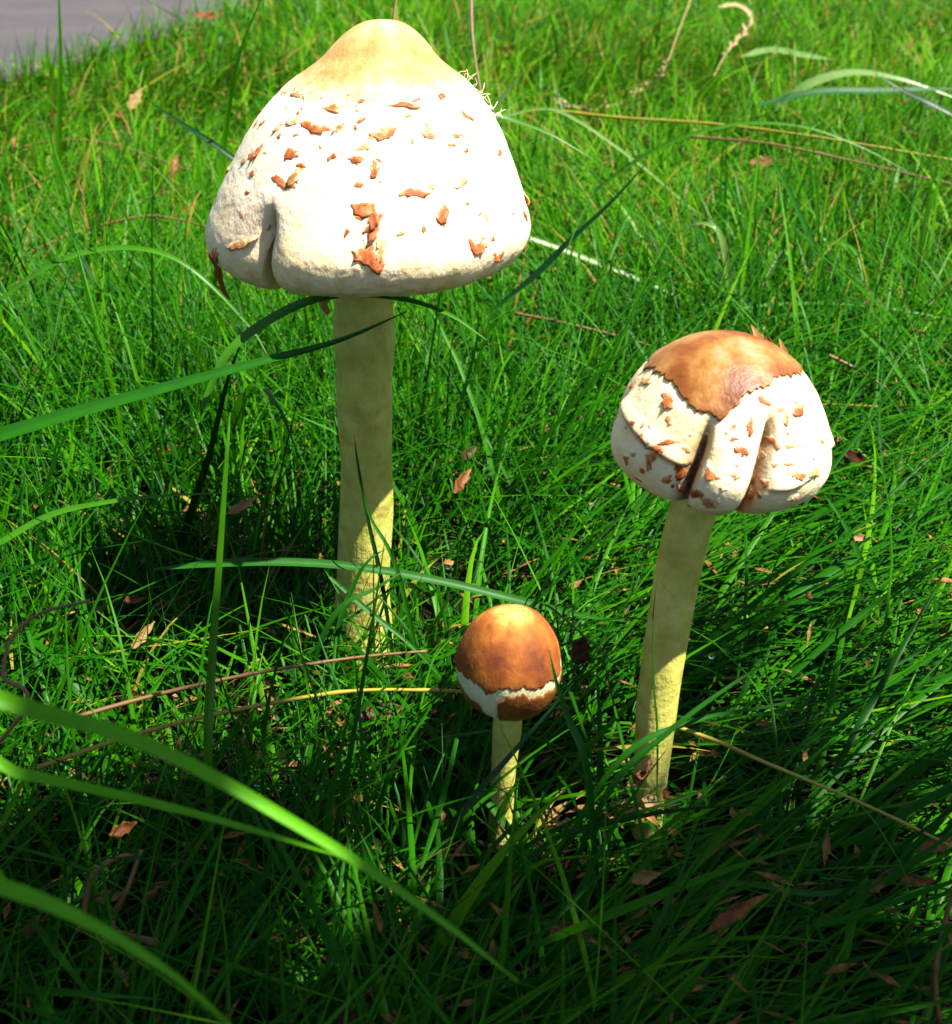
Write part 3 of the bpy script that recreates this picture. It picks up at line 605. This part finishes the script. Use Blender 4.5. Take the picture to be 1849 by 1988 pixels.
# dry stalks and runners
stalk('yellow', 0.0007, [P(60, 1495, .318), P(250, 1430, .328), P(430, 1384, .335), P(660, 1344, .342), P(820, 1340, .344), P(920, 1344, .344), P(1010, 1352, .342), P(1125, 1356, .34)], 'long yellow runner lying left of the small mushroom', 7, 'grass_runner', 'runner')
stalk('yellow', 0.00062, [P(1305, 1408, .322), P(1400, 1442, .316), P(1480, 1478, .308), P(1640, 1545, .296), P(1760, 1600, .286), P(1870, 1655, .278)], 'yellow jointed runner slanting down to the right edge', 9, 'grass_runner', 'runner')
stalk('brown', 0.0007, [P(120, 1400, .335), P(300, 1350, .345), P(480, 1310, .353), P(680, 1278, .36), P(830, 1264, .363)], 'thin brown stalk lying above the yellow runner', 6)
stalk('brown', 0.0006, [gr(-0.19, 0.225, 0.0), P(8, 1430, .245), P(6, 1310, .25), P(25, 1238, .255), P(80, 1190, .258), P(175, 1166, .26)], 'bent brown stalk at the left edge with its tip pointing right', 3)
stalk('brown', 0.0009, [P(0, 302, 1.0), P(60, 282, 1.0), P(130, 271, 1.0), P(230, 283, 1.0), P(380, 335, .99)], 'thin dark stalk arching over the grass at upper left', 0)
stalk('brown', 0.0011, [P(-20, 540, .78), P(60, 490, .79), P(150, 452, .80), P(270, 421, .80), P(340, 425, .80), P(410, 443, .79)], 'brown stalk arching towards the left rim of the tall cap', 0)
stalk('brown', 0.0008, [P(1000, 608, .64), P(1100, 628, .63), P(1240, 664, .62), P(1300, 690, .61)], 'thin brown runner behind the folded cap on its left', 4)
stalk('brown', 0.0008, [P(1610, 690, .57), P(1660, 715, .565), P(1720, 752, .56)], 'short brown runner right of the folded cap', 3)
stalk('yellow', 0.0011, [P(1060, 212, 1.02), P(1200, 228, 1.0), P(1380, 240, .98), P(1580, 265, .95), P(1860, 312, .92)], 'long yellow stalk lying across the upper right grass', 8)
stalk('brown', 0.0009, [P(1340, 265, .92), P(1500, 280, .90), P(1680, 318, .88), P(1860, 360, .86)], 'brown stalk lying under the long yellow one at right', 6)
stalk('brown', 0.0011, [P(915, -20, .9), P(917, 60, .88), P(925, 130, .86), P(938, 200, .84)], 'upright reddish stalk right of the top of the tall cap', 0)
stalk('straw', 0.0006, [P(763, 60, .47), P(766, 20, .47), P(772, -20, .47)], 'pale straw standing behind the tip of the tall cap', 0)
stalk('brown', 0.0009, [P(1826, 2010, .222), P(1815, 1900, .226), P(1835, 1790, .232), P(1850, 1740, .235)], 'reddish stalk rising at the bottom right edge', 5)
stalk('brown', 0.0008, [P(160, 1790, .235), P(180, 1700, .24), P(230, 1665, .243), P(262, 1660, .245)], 'bent brown stalk in the lower left shadows', 2)
stalk('brown', 0.0009, [P(300, 1830, .22), P(220, 1800, .235), P(250, 1720, .24), P(275, 1650, .245)], 'short brown stalk leaning right in the lower left', 2)
stalk('straw', 0.0009, [P(1540, 1910, .24), P(1600, 1940, .238), P(1660, 1965, .236)], 'short straw near the bottom right', 0)
# tan grass ear lying in the upper background
def ear(pts, label, n, r=0.0007):
    q = [P(p[0], p[1], p[2] * 0.955) for p in pts]; root = q[0].copy(); s = spline([k - root for k in q], 50)
    e = empty('dry_grass_ear', root); tag(e, label, 'grass ear', 'dry grass ears')
    v, f = tube_geo(s, lambda u, a: r * (1 - 0.5 * u), 6); mesh('stalk', v, f, M['straw'], e)
    rr = random.Random(len(label)); tt = tangents(s); sv, sf = tube_geo([Vector((0, 0, 0.0105 * k / 5)) for k in range(6)], lambda u, a: 0.0018 * math.sin(math.pi * (0.06 + 0.9 * u)), 6)
    me = bpy.data.meshes.new('spikelet'); me.from_pydata([tuple(p) for p in sv], [], sf); me.materials.append(M['straw'])
    for i in range(n):
        k = int(len(s) * (0.30 + 0.68 * i / n)); d = tt[k] + Vector((rr.uniform(-.6, .6), rr.uniform(-.6, .6), rr.uniform(-.1, .7)))
        o = bpy.data.objects.new('spikelet', me); COL.objects.link(o); o.parent = e; o.location = s[k]; o.rotation_euler = d.to_track_quat('Z', 'Y').to_euler()
ear([(1345, -10, 1.55), (1318, 60, 1.45), (1292, 130, 1.36), (1255, 170, 1.30), (1190, 205, 1.24), (1130, 215, 1.22), (1080, 195, 1.22)], 'tan grass ear bending left in the upper background', 34)
ear([(1385, 150, 1.30), (1410, 105, 1.36), (1440, 70, 1.42), (1462, 42, 1.46)], 'short tan ear pointing up right in the upper background', 12)
blade('straw', 0.006, [P(1395, 14, 1.75), P(1430, 10, 1.75), P(1455, 25, 1.74), P(1462, 48, 1.73)], 'curled pale straw leaf near the top right', kind='mid', n=14)

# ------------------------------------------------------------------ dry leaves
def dry_leaf(px, py, z, L, W, yaw, pitch, roll, mat, label, curl=1.0, seed=0, name='dry_leaf'):
    rr = random.Random(seed * 31 + 5); nu, nv = 10, 6; v = []; f = []
    ph = rr.uniform(0, 6)
    for layer in (0, 1):
        for i in range(nu + 1):
            u = i / nu; hw = W * 0.5 * math.sin(math.pi * min(0.97, max(0.04, u ** 0.8))) * (1 + 0.22 * math.sin(u * 19 + ph))
            for j in range(nv + 1):
                y = (j / nv * 2 - 1); bend = curl * (0.35 * (y * y) * hw + 0.16 * L * (u - 0.5) ** 2 * 2 + 0.10 * hw * math.sin(u * 13 + ph + y * 3))
                v.append(Vector(((u - 0.5) * L, y * hw * (1 - 0.15 * curl * abs(y)), bend + (0.00025 if layer else 0))))
    K = (nu + 1) * (nv + 1)
    for i in range(nu):
        for j in range(nv):
            a = i * (nv + 1) + j; b = a + nv + 1
            f.append((a, b, b + 1, a + 1)[::-1]); f.append((K + a, K + b, K + b + 1, K + a + 1))
    edge = [i * (nv + 1) for i in range(nu + 1)] + [nu * (nv + 1) + j for j in range(1, nv + 1)] + [i * (nv + 1) + nv for i in range(nu - 1, -1, -1)] + [j for j in range(nv - 1, 0, -1)]
    for a, b in zip(edge, edge[1:] + edge[:1]): f.append((a, b, K + b, K + a))
    o = mesh(name, v, f, M[mat]); o.location = G(px, py, z); o.rotation_euler = (R(roll), R(pitch), R(yaw))
    return tag(o, label, 'leaf', 'dry leaves in the grass')
leaves = [
 (1425, 1770, .022, .022, .006, 28, -12, 55, 'leaf', 'long curled brown leaf lying in the lower right grass', 1.2),
 (1128, 1262, .018, .012, .011, 60, -60, 20, 'leafdark', 'dark brown leaf standing right of the small mushroom', .6),
 (1238, 1512, .014, .010, .006, 30, -20, 40, 'leaf', 'brown leaf scrap left of the foot of the leaning stem', 1.2),
 (1256, 1482, .016, .007, .004, 70, -30, 50, 'leafdark', 'small dark scrap touching the leaning stem', 1.2),
 (1262, 1560, .012, .008, .007, 0, 30, 40, 'leafpale', 'glossy tan scrap in front of the leaning stem foot', 1.4),
 (1290, 1545, .012, .008, .005, 80, 0, 40, 'leaf', 'tan scrap right of the leaning stem foot', 1.2),
 (1240, 1590, .010, .008, .005, 40, 0, 20, 'leaf', 'brown scrap below the leaning stem foot', 1.2),
 (1252, 1702, .016, .010, .006, 10, -10, 50, 'leafpale', 'small tan leaf below the leaning mushroom', 1.2),
 (660, 1400, .008, .016, .009, -10, 0, 30, 'leaf', 'orange-brown leaf under the yellow runner', 1.0),
 (740, 1385, .008, .020, .011, 20, 0, 30, 'leafdark', 'dark red leaf under the yellow runner near the small mushroom', 1.0),
 (615, 1300, .010, .012, .006, 50, 10, 40, 'leafdark', 'wet dark leaf beside the thin brown stalk', 1.0),
 (470, 982, .024, .017, .006, 40, -12, 50, 'leafpale', 'pale brown leaf left of the tall stem', 1.0),
 (895, 935, .022, .020, .007, 65, -12, 50, 'leaf', 'reddish leaf right of the tall stem', .8),
 (910, 880, .022, .012, .007, 50, -12, 50, 'leafdark', 'dark red leaf above the reddish one right of the tall stem', .8),
 (1605, 525, .025, .024, .010, -50, -20, 40, 'leafdark', 'dark red leaf in the grass above right of the folded cap', .7),
 (1700, 587, .025, .016, .007, -20, 0, 40, 'leaf', 'rust-brown leaf near the right edge above the folded cap', 1.0),
 (1665, 890, .022, .015, .008, -50, 0, 40, 'leafdark', 'dark leaf just right of the folded cap', 1.0),
 (1772, 650, .035, .016, .005, 110, 20, 40, 'leafpale', 'curled pale leaf at the right edge above the folded cap', 1.4),
 (1770, 750, .03, .010, .004, 80, 20, 40, 'leaf', 'small brown leaf at the right edge beside the folded cap', 1.2),
 (1567, 1160, .022, .012, .005, 70, 20, 40, 'leaf', 'small curled brown leaf right of the leaning stem', 1.2),
 (275, 1235, .018, .015, .006, 60, -20, 50, 'leafpale', 'curled tan leaf in the grass left of the tall stem foot', 1.4),
 (262, 1165, .018, .009, .005, 10, 0, 40, 'leaf', 'small brown leaf above the curled tan leaf at left', 1.2),
 (240, 1610, .014, .010, .006, 30, -10, 40, 'leaf', 'small rust leaf under the two foreground blades', 1.2),
 (215, 1740, .014, .010, .006, 10, -10, 40, 'leafpale', 'pinkish tan leaf in the lower left corner area', 1.2),
 (60, 1800, .014, .010, .005, 80, 0, 40, 'leaf', 'rust scrap in the bottom left corner', 1.2),
 (680, 1975, .012, .010, .006, 0, 0, 30, 'leafdark', 'dark red scrap at the bottom edge', 1.0),
 (1100, 1800, .012, .012, .005, 15, 0, 40, 'leaf', 'brown scrap below the small mushroom', 1.2),
 (1780, 1710, .012, .012, .005, 0, 0, 40, 'leaf', 'tan scrap near the right edge below the yellow runner', 1.2),
 (1700, 1720, .012, .009, .005, 40, 0, 40, 'leaf', 'small brown scrap below the yellow runner', 1.2),
 (1820, 1640, .016, .016, .006, 20, 0, 40, 'leaf', 'brown leaf touching the lower end of the yellow runner', 1.0),
 (262, 195, .03, .030, .012, 70, -30, 40, 'leafpale', 'tan curled leaf in the upper left grass', 1.2),
 (333, 325, .03, .026, .011, 80, -30, 50, 'leaf', 'light brown leaf standing left of the tall cap', 1.2),
 (362, 405, .02, .018, .009, 80, -10, 40, 'leaf', 'brown leaf near the left rim of the tall cap', 1.0),
 (18, 280, .03, .022, .012, 80, -10, 40, 'leaf', 'brown leaf at the left edge under the dark arching stalk', 1.0),
 (130, 545, .02, .026, .007, 25, -10, 40, 'leaf', 'long rust leaf under the bright left arch', .8),
 (355, 685, .02, .014, .006, 70, -10, 40, 'leafpale', 'small tan leaf left of the tall stem under the cap', 1.0),
 (320, 875, .02, .014, .006, 20, -10, 40, 'leaf', 'small brown leaf under the wide left blade', 1.0),
 (700, 620, .02, .010, .005, 70, -10, 40, 'leafpale', 'tan leaf peeping behind the tall stem', 1.0),
 (990, 98, .03, .035, .012, -20, -10, 60, 'leaf', 'curled rust leaf in the grass right of the tall cap tip', 1.6),
 (1480, 315, .03, .020, .010, 0, -10, 40, 'leaf', 'small brown leaf under the long arching blade', 1.0),
 (405, 32, .03, .040, .014, 0, 0, 40, 'leaf', 'brown leaf by the paving at the top', 1.0),
 (870, 1095, .02, .008, .005, 60, 20, 30, 'leafpale', 'tiny pale scrap right of the tall stem', 1.2),
 (1665, 1045, .02, .012, .005, 10, 0, 40, 'leafpale', 'pale scrap in the grass right of the leaning stem', 1.0),
]
for i, (px, py, z, L, W, yaw, pi_, ro, mt, lab, cu) in enumerate(leaves): dry_leaf(px, py, z * (1.8 if py > 850 else 1.25), L * (0.78 if py > 850 else 0.9), W * (0.66 if py > 850 else 0.9), yaw, pi_, ro, mt, lab, cu, i)

# dew drops caught on the blades
for px, py, D, r_, lab in [(1335, 398, .876, .0016, 'bright dew drop on the pale straight blade'), (1691, 1420, .30, .0010, 'clear drop in the grass above the yellow runner'), (1382, 1275, .33, .0009, 'dew drop right of the leaning stem'),
                           (1264, 1552, .272, .0013, 'wet drop on the tan scrap at the leaning stem foot'), (872, 1102, .40, .0010, 'drop beside the tiny pale scrap')]:
    c = P(px, py, D); v = []; f = []; nu, nv = 12, 8
    for j in range(nv + 1):
        a = math.pi * j / nv
        for i in range(nu):
            b = 2 * math.pi * i / nu; v.append(Vector((math.sin(a) * math.cos(b), math.sin(a) * math.sin(b), math.cos(a) * (0.85 if a < 1.57 else 0.6))) * r_)
    for j in range(nv):
        for i in range(nu): f.append((j * nu + i, (j + 1) * nu + i, (j + 1) * nu + (i + 1) % nu, j * nu + (i + 1) % nu))
    o = mesh('dew_drop', v, f, M['water']); o.location = c; tag(o, lab, 'dew drop', 'dew drops')

# ------------------------------------------------------------------ turf: the uncountable blades
def nfield(x, y, seed, sc):
    a = 0
    r2 = np.random.default_rng(seed)
    for k in range(6):
        an = r2.uniform(0, 6.28); fr = sc * (0.6 + 0.5 * k); ph = r2.uniform(0, 6.28)
        a = a + np.sin((x * np.cos(an) + y * np.sin(an)) * fr + ph) / (1 + 0.4 * k)
    return a / 2.6
def turf_points(y0, y1, dens):
    xm = 0.46 * y1 + 0.22
    n = int((y1 - y0) * 2 * xm * dens)
    x = rng.uniform(-xm, xm, n); y = rng.uniform(y0, y1, n)
    k = np.abs(x) < 0.46 * y + 0.22
    return x[k], y[k]
def make_turf(parts):
    V = []; F = []; TI = []; off = 0
    for (y0, y1, dens, wmul, nseg, cross) in parts:
        x, y = turf_points(y0, y1, dens)
        sdist = (x - RA.x) * _rn.x + (y - RA.y) * _rn.y
        k = sdist < rng.normal(-0.004, 0.012, len(x)); x, y = x[k], y[k]
        n = len(x)
        L = rng.gamma(7, 0.0112, n); L = np.clip(L, 0.025, 0.15)
        L *= 1 + 0.32 * nfield(x, y, 3, 14) + 0.15 * nfield(x, y, 13, 40)
        right = np.clip((x + 0.02) / 0.08, 0, 1) * np.clip((0.62 - y) / 0.2, 0, 1)
        L *= 1 + 0.45 * right
        L *= 1 - 0.26 * np.clip((0.50 - y) / 0.1, 0, 1) * (1 - right)
        L = np.where(y < 0.24, np.minimum(L, 0.075), L)
        L *= 1 - 0.34 * np.clip((y - 0.55) / 0.5, 0, 1)
        # direction each blade leans: a drifting field plus chance
        az = 1.0 * nfield(x, y, 5, 9) * 2.4 + 0.8 + rng.normal(0, 1.25, n)
        azr = 0.45 + rng.normal(0, 0.45, n)
        az = np.where(rng.random(n) < right * 0.85, azr, az)
        th0 = np.abs(rng.normal(0.36, 0.30, n)) + 0.75 * right + 0.25 * np.clip((0.45 - y) / 0.2, 0, 1)
        bend = rng.gamma(2.2, 0.46, n) + 0.3 * right
        flat = rng.random(n) < 0.13
        th0 = np.where(flat, rng.uniform(1.0, 1.4, n), th0); bend = np.where(flat, rng.uniform(0, .35, n), bend)
        z0 = np.where(flat, rng.uniform(0.004, 0.032, n), -0.002)
        # trodden, shorter grass around each mushroom's foot
        for (mx, my, mr, mh) in MUSH:
            s = my - y; dx = np.abs(x - mx)
            lim = (0.026 if mh > 0.15 else 0.036) + 0.62 * np.clip(s, 0, 1)
            zone = (s > -0.02) & (s < 0.11) & (dx < 0.022 + mr) & (rng.random(n) > 0.10)
            L = np.where(zone, np.minimum(L, lim * rng.uniform(0.7, 1.5, n)), L)
            near = np.hypot(x - mx, y - my) < mr + 0.0025
            L = np.where(near, 0.0, L)
            z0 = np.where(zone & flat, np.minimum(z0, lim * 0.5), z0)
        k = L > 0.008; x, y, L, az, th0, bend, z0 = [a[k] for a in (x, y, L, az, th0, bend, z0)]; n = len(x)
        w = rng.gamma(7, 0.00017, n) * wmul; w = np.clip(w, 0.0005, 0.004)
        wide = rng.random(n) < 0.05; w = np.where(wide, w * 1.8, w)
        p = np.stack([x, y, z0], 1); pts = [p]; tan = []
        kink = rng.normal(0, 0.25, n)
        for i in range(nseg):
            u = (i + 0.5) / nseg; th = np.clip(th0 + bend * u ** 1.3, 0, 2.2); a = az + kink * u
            d = np.stack([np.sin(th) * np.cos(a), np.sin(th) * np.sin(a), np.cos(th)], 1); tan.append(d)
            p = p + d * (L / nseg)[:, None]; p[:, 2] = np.maximum(p[:, 2], 0.001 if i else -1); pts.append(p)
        tan.append(tan[-1])
        ra = rng.uniform(0, 2 * np.pi, n); rv = np.stack([np.cos(ra), np.sin(ra), np.zeros(n)], 1)
        sv = np.stack([-np.sin(az), np.cos(az), np.zeros(n)], 1) + 0.55 * rv
        # keep blades out of the stems and caps
        ok = np.ones(n, bool)
        for q in pts[1:]:
            for (mx, my, mr, mh) in MUSH: ok &= ~((np.hypot(q[:, 0] - mx, q[:, 1] - my) < mr * 0.9) & (q[:, 2] < mh))
        prof = lambda u: min(1, 0.6 + 2 * u) * max(0.03, 1 - max(0, u - 0.3) / 0.7) ** 0.8
        rows = []
        for i in range(nseg + 1):
            t = tan[i]; s = sv - t * np.sum(sv * t, 1)[:, None]; s /= np.linalg.norm(s, axis=1)[:, None] + 1e-9
            hw = (w * 0.5 * prof(i / nseg))[:, None]
            if cross == 3:
                nn = np.cross(s, t); rows += [pts[i] - s * hw + nn * hw * 0.4, pts[i], pts[i] + s * hw + nn * hw * 0.4]
            else: rows += [pts[i] - s * hw, pts[i] + s * hw]
        vv = np.stack(rows, 1)[ok]; n = len(vv); per = vv.shape[1]
        loc = []
        for i in range(nseg):
            for c in range(cross - 1):
                a = i * cross + c; loc.append((a, a + 1, a + cross + 1, a + cross))
        loc = np.array(loc); ff = (np.arange(n) * per)[:, None, None] + loc[None] + off
        tint = np.clip(rng.normal(0.30, 0.17, n) + 0.36 * np.clip((y[ok] - 0.36) / 0.6, 0, 1) + 0.11 * nfield(x[ok], y[ok], 8, 12) + 0.09 * nfield(x[ok], y[ok], 18, 35), 0, 0.84)  # near grass is deep green and tinted darker to deepen its shade
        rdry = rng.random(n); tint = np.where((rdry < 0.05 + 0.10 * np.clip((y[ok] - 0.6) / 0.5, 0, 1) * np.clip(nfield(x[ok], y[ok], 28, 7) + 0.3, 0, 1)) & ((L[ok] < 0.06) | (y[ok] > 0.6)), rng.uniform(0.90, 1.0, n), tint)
        V.append(vv.reshape(-1, 3)); F.append(ff.reshape(-1, 4)); TI.append(np.repeat(tint, per)); off += n * per
    V = np.concatenate(V); F = np.concatenate(F); TI = np.concatenate(TI)
    me = bpy.data.meshes.new('turf_grass'); me.vertices.add(len(V)); me.loops.add(F.size); me.polygons.add(len(F))
    me.vertices.foreach_set('co', V.ravel().astype(np.float32))
    me.loops.foreach_set('vertex_index', F.ravel().astype(np.int32))
    me.polygons.foreach_set('loop_start', (np.arange(len(F)) * 4).astype(np.int32))
    at = me.attributes.new('tint', 'FLOAT', 'POINT'); at.data.foreach_set('value', TI.astype(np.float32))
    me.update(calc_edges=True)
    print('turf quads', len(F))
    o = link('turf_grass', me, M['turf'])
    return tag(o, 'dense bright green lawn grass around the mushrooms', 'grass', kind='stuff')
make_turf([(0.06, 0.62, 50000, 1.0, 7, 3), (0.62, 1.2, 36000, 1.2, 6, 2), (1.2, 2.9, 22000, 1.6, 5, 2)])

# thatch: dead straw and brown bits lying between the blades
v = []; f = []; rr = random.Random(21)
for i in range(5200):
    y = 0.12 + 1.9 * rr.random() ** 1.3; x = rr.uniform(-1, 1) * (0.42 * y + 0.12)
    if (x - RA.x) * _rn.x + (y - RA.y) * _rn.y > -0.01: continue
    if any(math.hypot(x - a, y - b) < c + 0.008 for a, b, c, d in MUSH): continue
    L = rr.uniform(0.004, 0.018); w = rr.uniform(0.0003, 0.0010) * (1 + 0.9 * min(1, y)); L *= 0.6 + 0.6 * min(1, y); a = rr.uniform(0, 6.3); z = rr.uniform(0.002, 0.022 + 0.008 * min(1, y)); sl = rr.uniform(-.3, .3)
    d = Vector((math.cos(a), math.sin(a), sl)); s = Vector((-d.y, d.x, rr.uniform(-.5, .5))).normalized(); c = Vector((x, y, z)); k = len(v)
    up = Vector((0, 0, w * 0.4))
    v += [c - d * L / 2, c - s * w + up, c + d * L / 2, c + s * w + up, c - up]
    f += [(k, k + 1, k + 4), (k + 1, k + 2, k + 4), (k + 2, k + 3, k + 4), (k + 3, k, k + 4), (k, k + 3, k + 2, k + 1)]
tag(mesh('leaf_litter', v, f, M['litter'], smooth=False), 'tiny brown scraps of dead grass scattered through the lawn', 'litter', kind='stuff')

# ------------------------------------------------------------------ out-of-view bush, added to shade the near grass
rr = random.Random(5)
sh = empty('shade_shrub', (1.15, -0.25, 0)); tag(sh, 'unseen leafy bush added to shade the near grass', 'shade_shrub')
so = sh.location
kx, ky = sun_dir.x / sun_dir.z, sun_dir.y / sun_dir.z
def above(x, y, h): return Vector((x + kx * h, y + ky * h, h))       # the place at height h whose shadow falls on (x, y)
tip = above(-0.16, 0.20, 0.86)
v, f = tube_geo([p - so for p in spline([Vector((1.15, -0.25, -0.02)), Vector((1.12, -0.22, 0.45)), Vector((0.95, -0.12, 0.80)), above(0.25, 0.17, 0.92), tip], 30)], lambda u, a: 0.016 * (1 - 0.85 * u), 8)
mesh('added_trunk', v, f, M['brown'], sh)
leafv = []; leaff = []
def leaf_at(c, L, W, d, n):
    d = d.normalized(); s_ = d.cross(n).normalized(); n = s_.cross(d); k = len(leafv)
    for i in range(6):
        u = i / 5; hw = W * 0.5 * math.sin(math.pi * (0.05 + 0.9 * u) ** 0.85); b = n * (-0.25 * L * (u - 0.3) ** 2)
        p = c + d * (L * u) + b; leafv.extend([p - s_ * hw + n * hw * 0.3, p, p + s_ * hw + n * hw * 0.3])
    for i in range(5):
        for j in range(2): a = k + i * 3 + j; leaff.append((a, a + 1, a + 4, a + 3))
for i in range(1300):
    x = rr.uniform(-0.26, 0.45); y = rr.uniform(-0.06, 0.40)
    if i >= 860: x, y = -0.14 + 0.58 * ((i - 860) % 22 + rr.random()) / 22, -0.05 + 0.37 * ((i - 860) // 22 + rr.random()) / 20
    if x < -0.07 and rr.random() < 0.38: continue
    if y > 0.36 and not -0.14 < x < 0.0: continue
    if x > 0.10 and y > 0.25 and rr.random() < 0.65: continue
    if x > 0.07 and rr.random() < min(0.9, max(0.0, (y - 0.12) / 0.13)) * min(1, (x - 0.07) / 0.08): continue
    if math.hypot(x - 0.006, y - 0.335) < 0.055 or math.hypot(x + 0.155, y - 0.416) < 0.128 or math.hypot(x + 0.017, y - 0.305) < 0.052 or (x < -0.17 and y > 0.25): continue  # gaps in the added leaves keep the caps sunlit
    c = above(x, y, rr.uniform(0.80, 1.0)) - so
    leaf_at(c, rr.uniform(0.04, 0.07), rr.uniform(0.02, 0.034), Vector((rr.uniform(-1, 1), rr.uniform(-1, 1), rr.uniform(-.5, .3))), Vector((rr.uniform(-.4, .4), rr.uniform(-.4, .4), 1)))
o = mesh('shade_foliage', leafv, leaff, M['dark'], sh); o['kind'] = 'stuff'
for i in range(16):
    x = rr.uniform(-0.15, 0.38); y0 = 0.18; c0 = above(x + 0.08, y0, 0.91); c1_ = above(x, rr.choice((0.02, 0.29)), rr.uniform(.85, .97))
    v, f = tube_geo([p - so for p in spline([c0, (c0 + c1_) / 2 + Vector((0, 0, .015)), c1_], 8)], lambda u, a: 0.003 * (1 - 0.7 * u), 5); mesh('added_twig', v, f, M['brown'], sh)
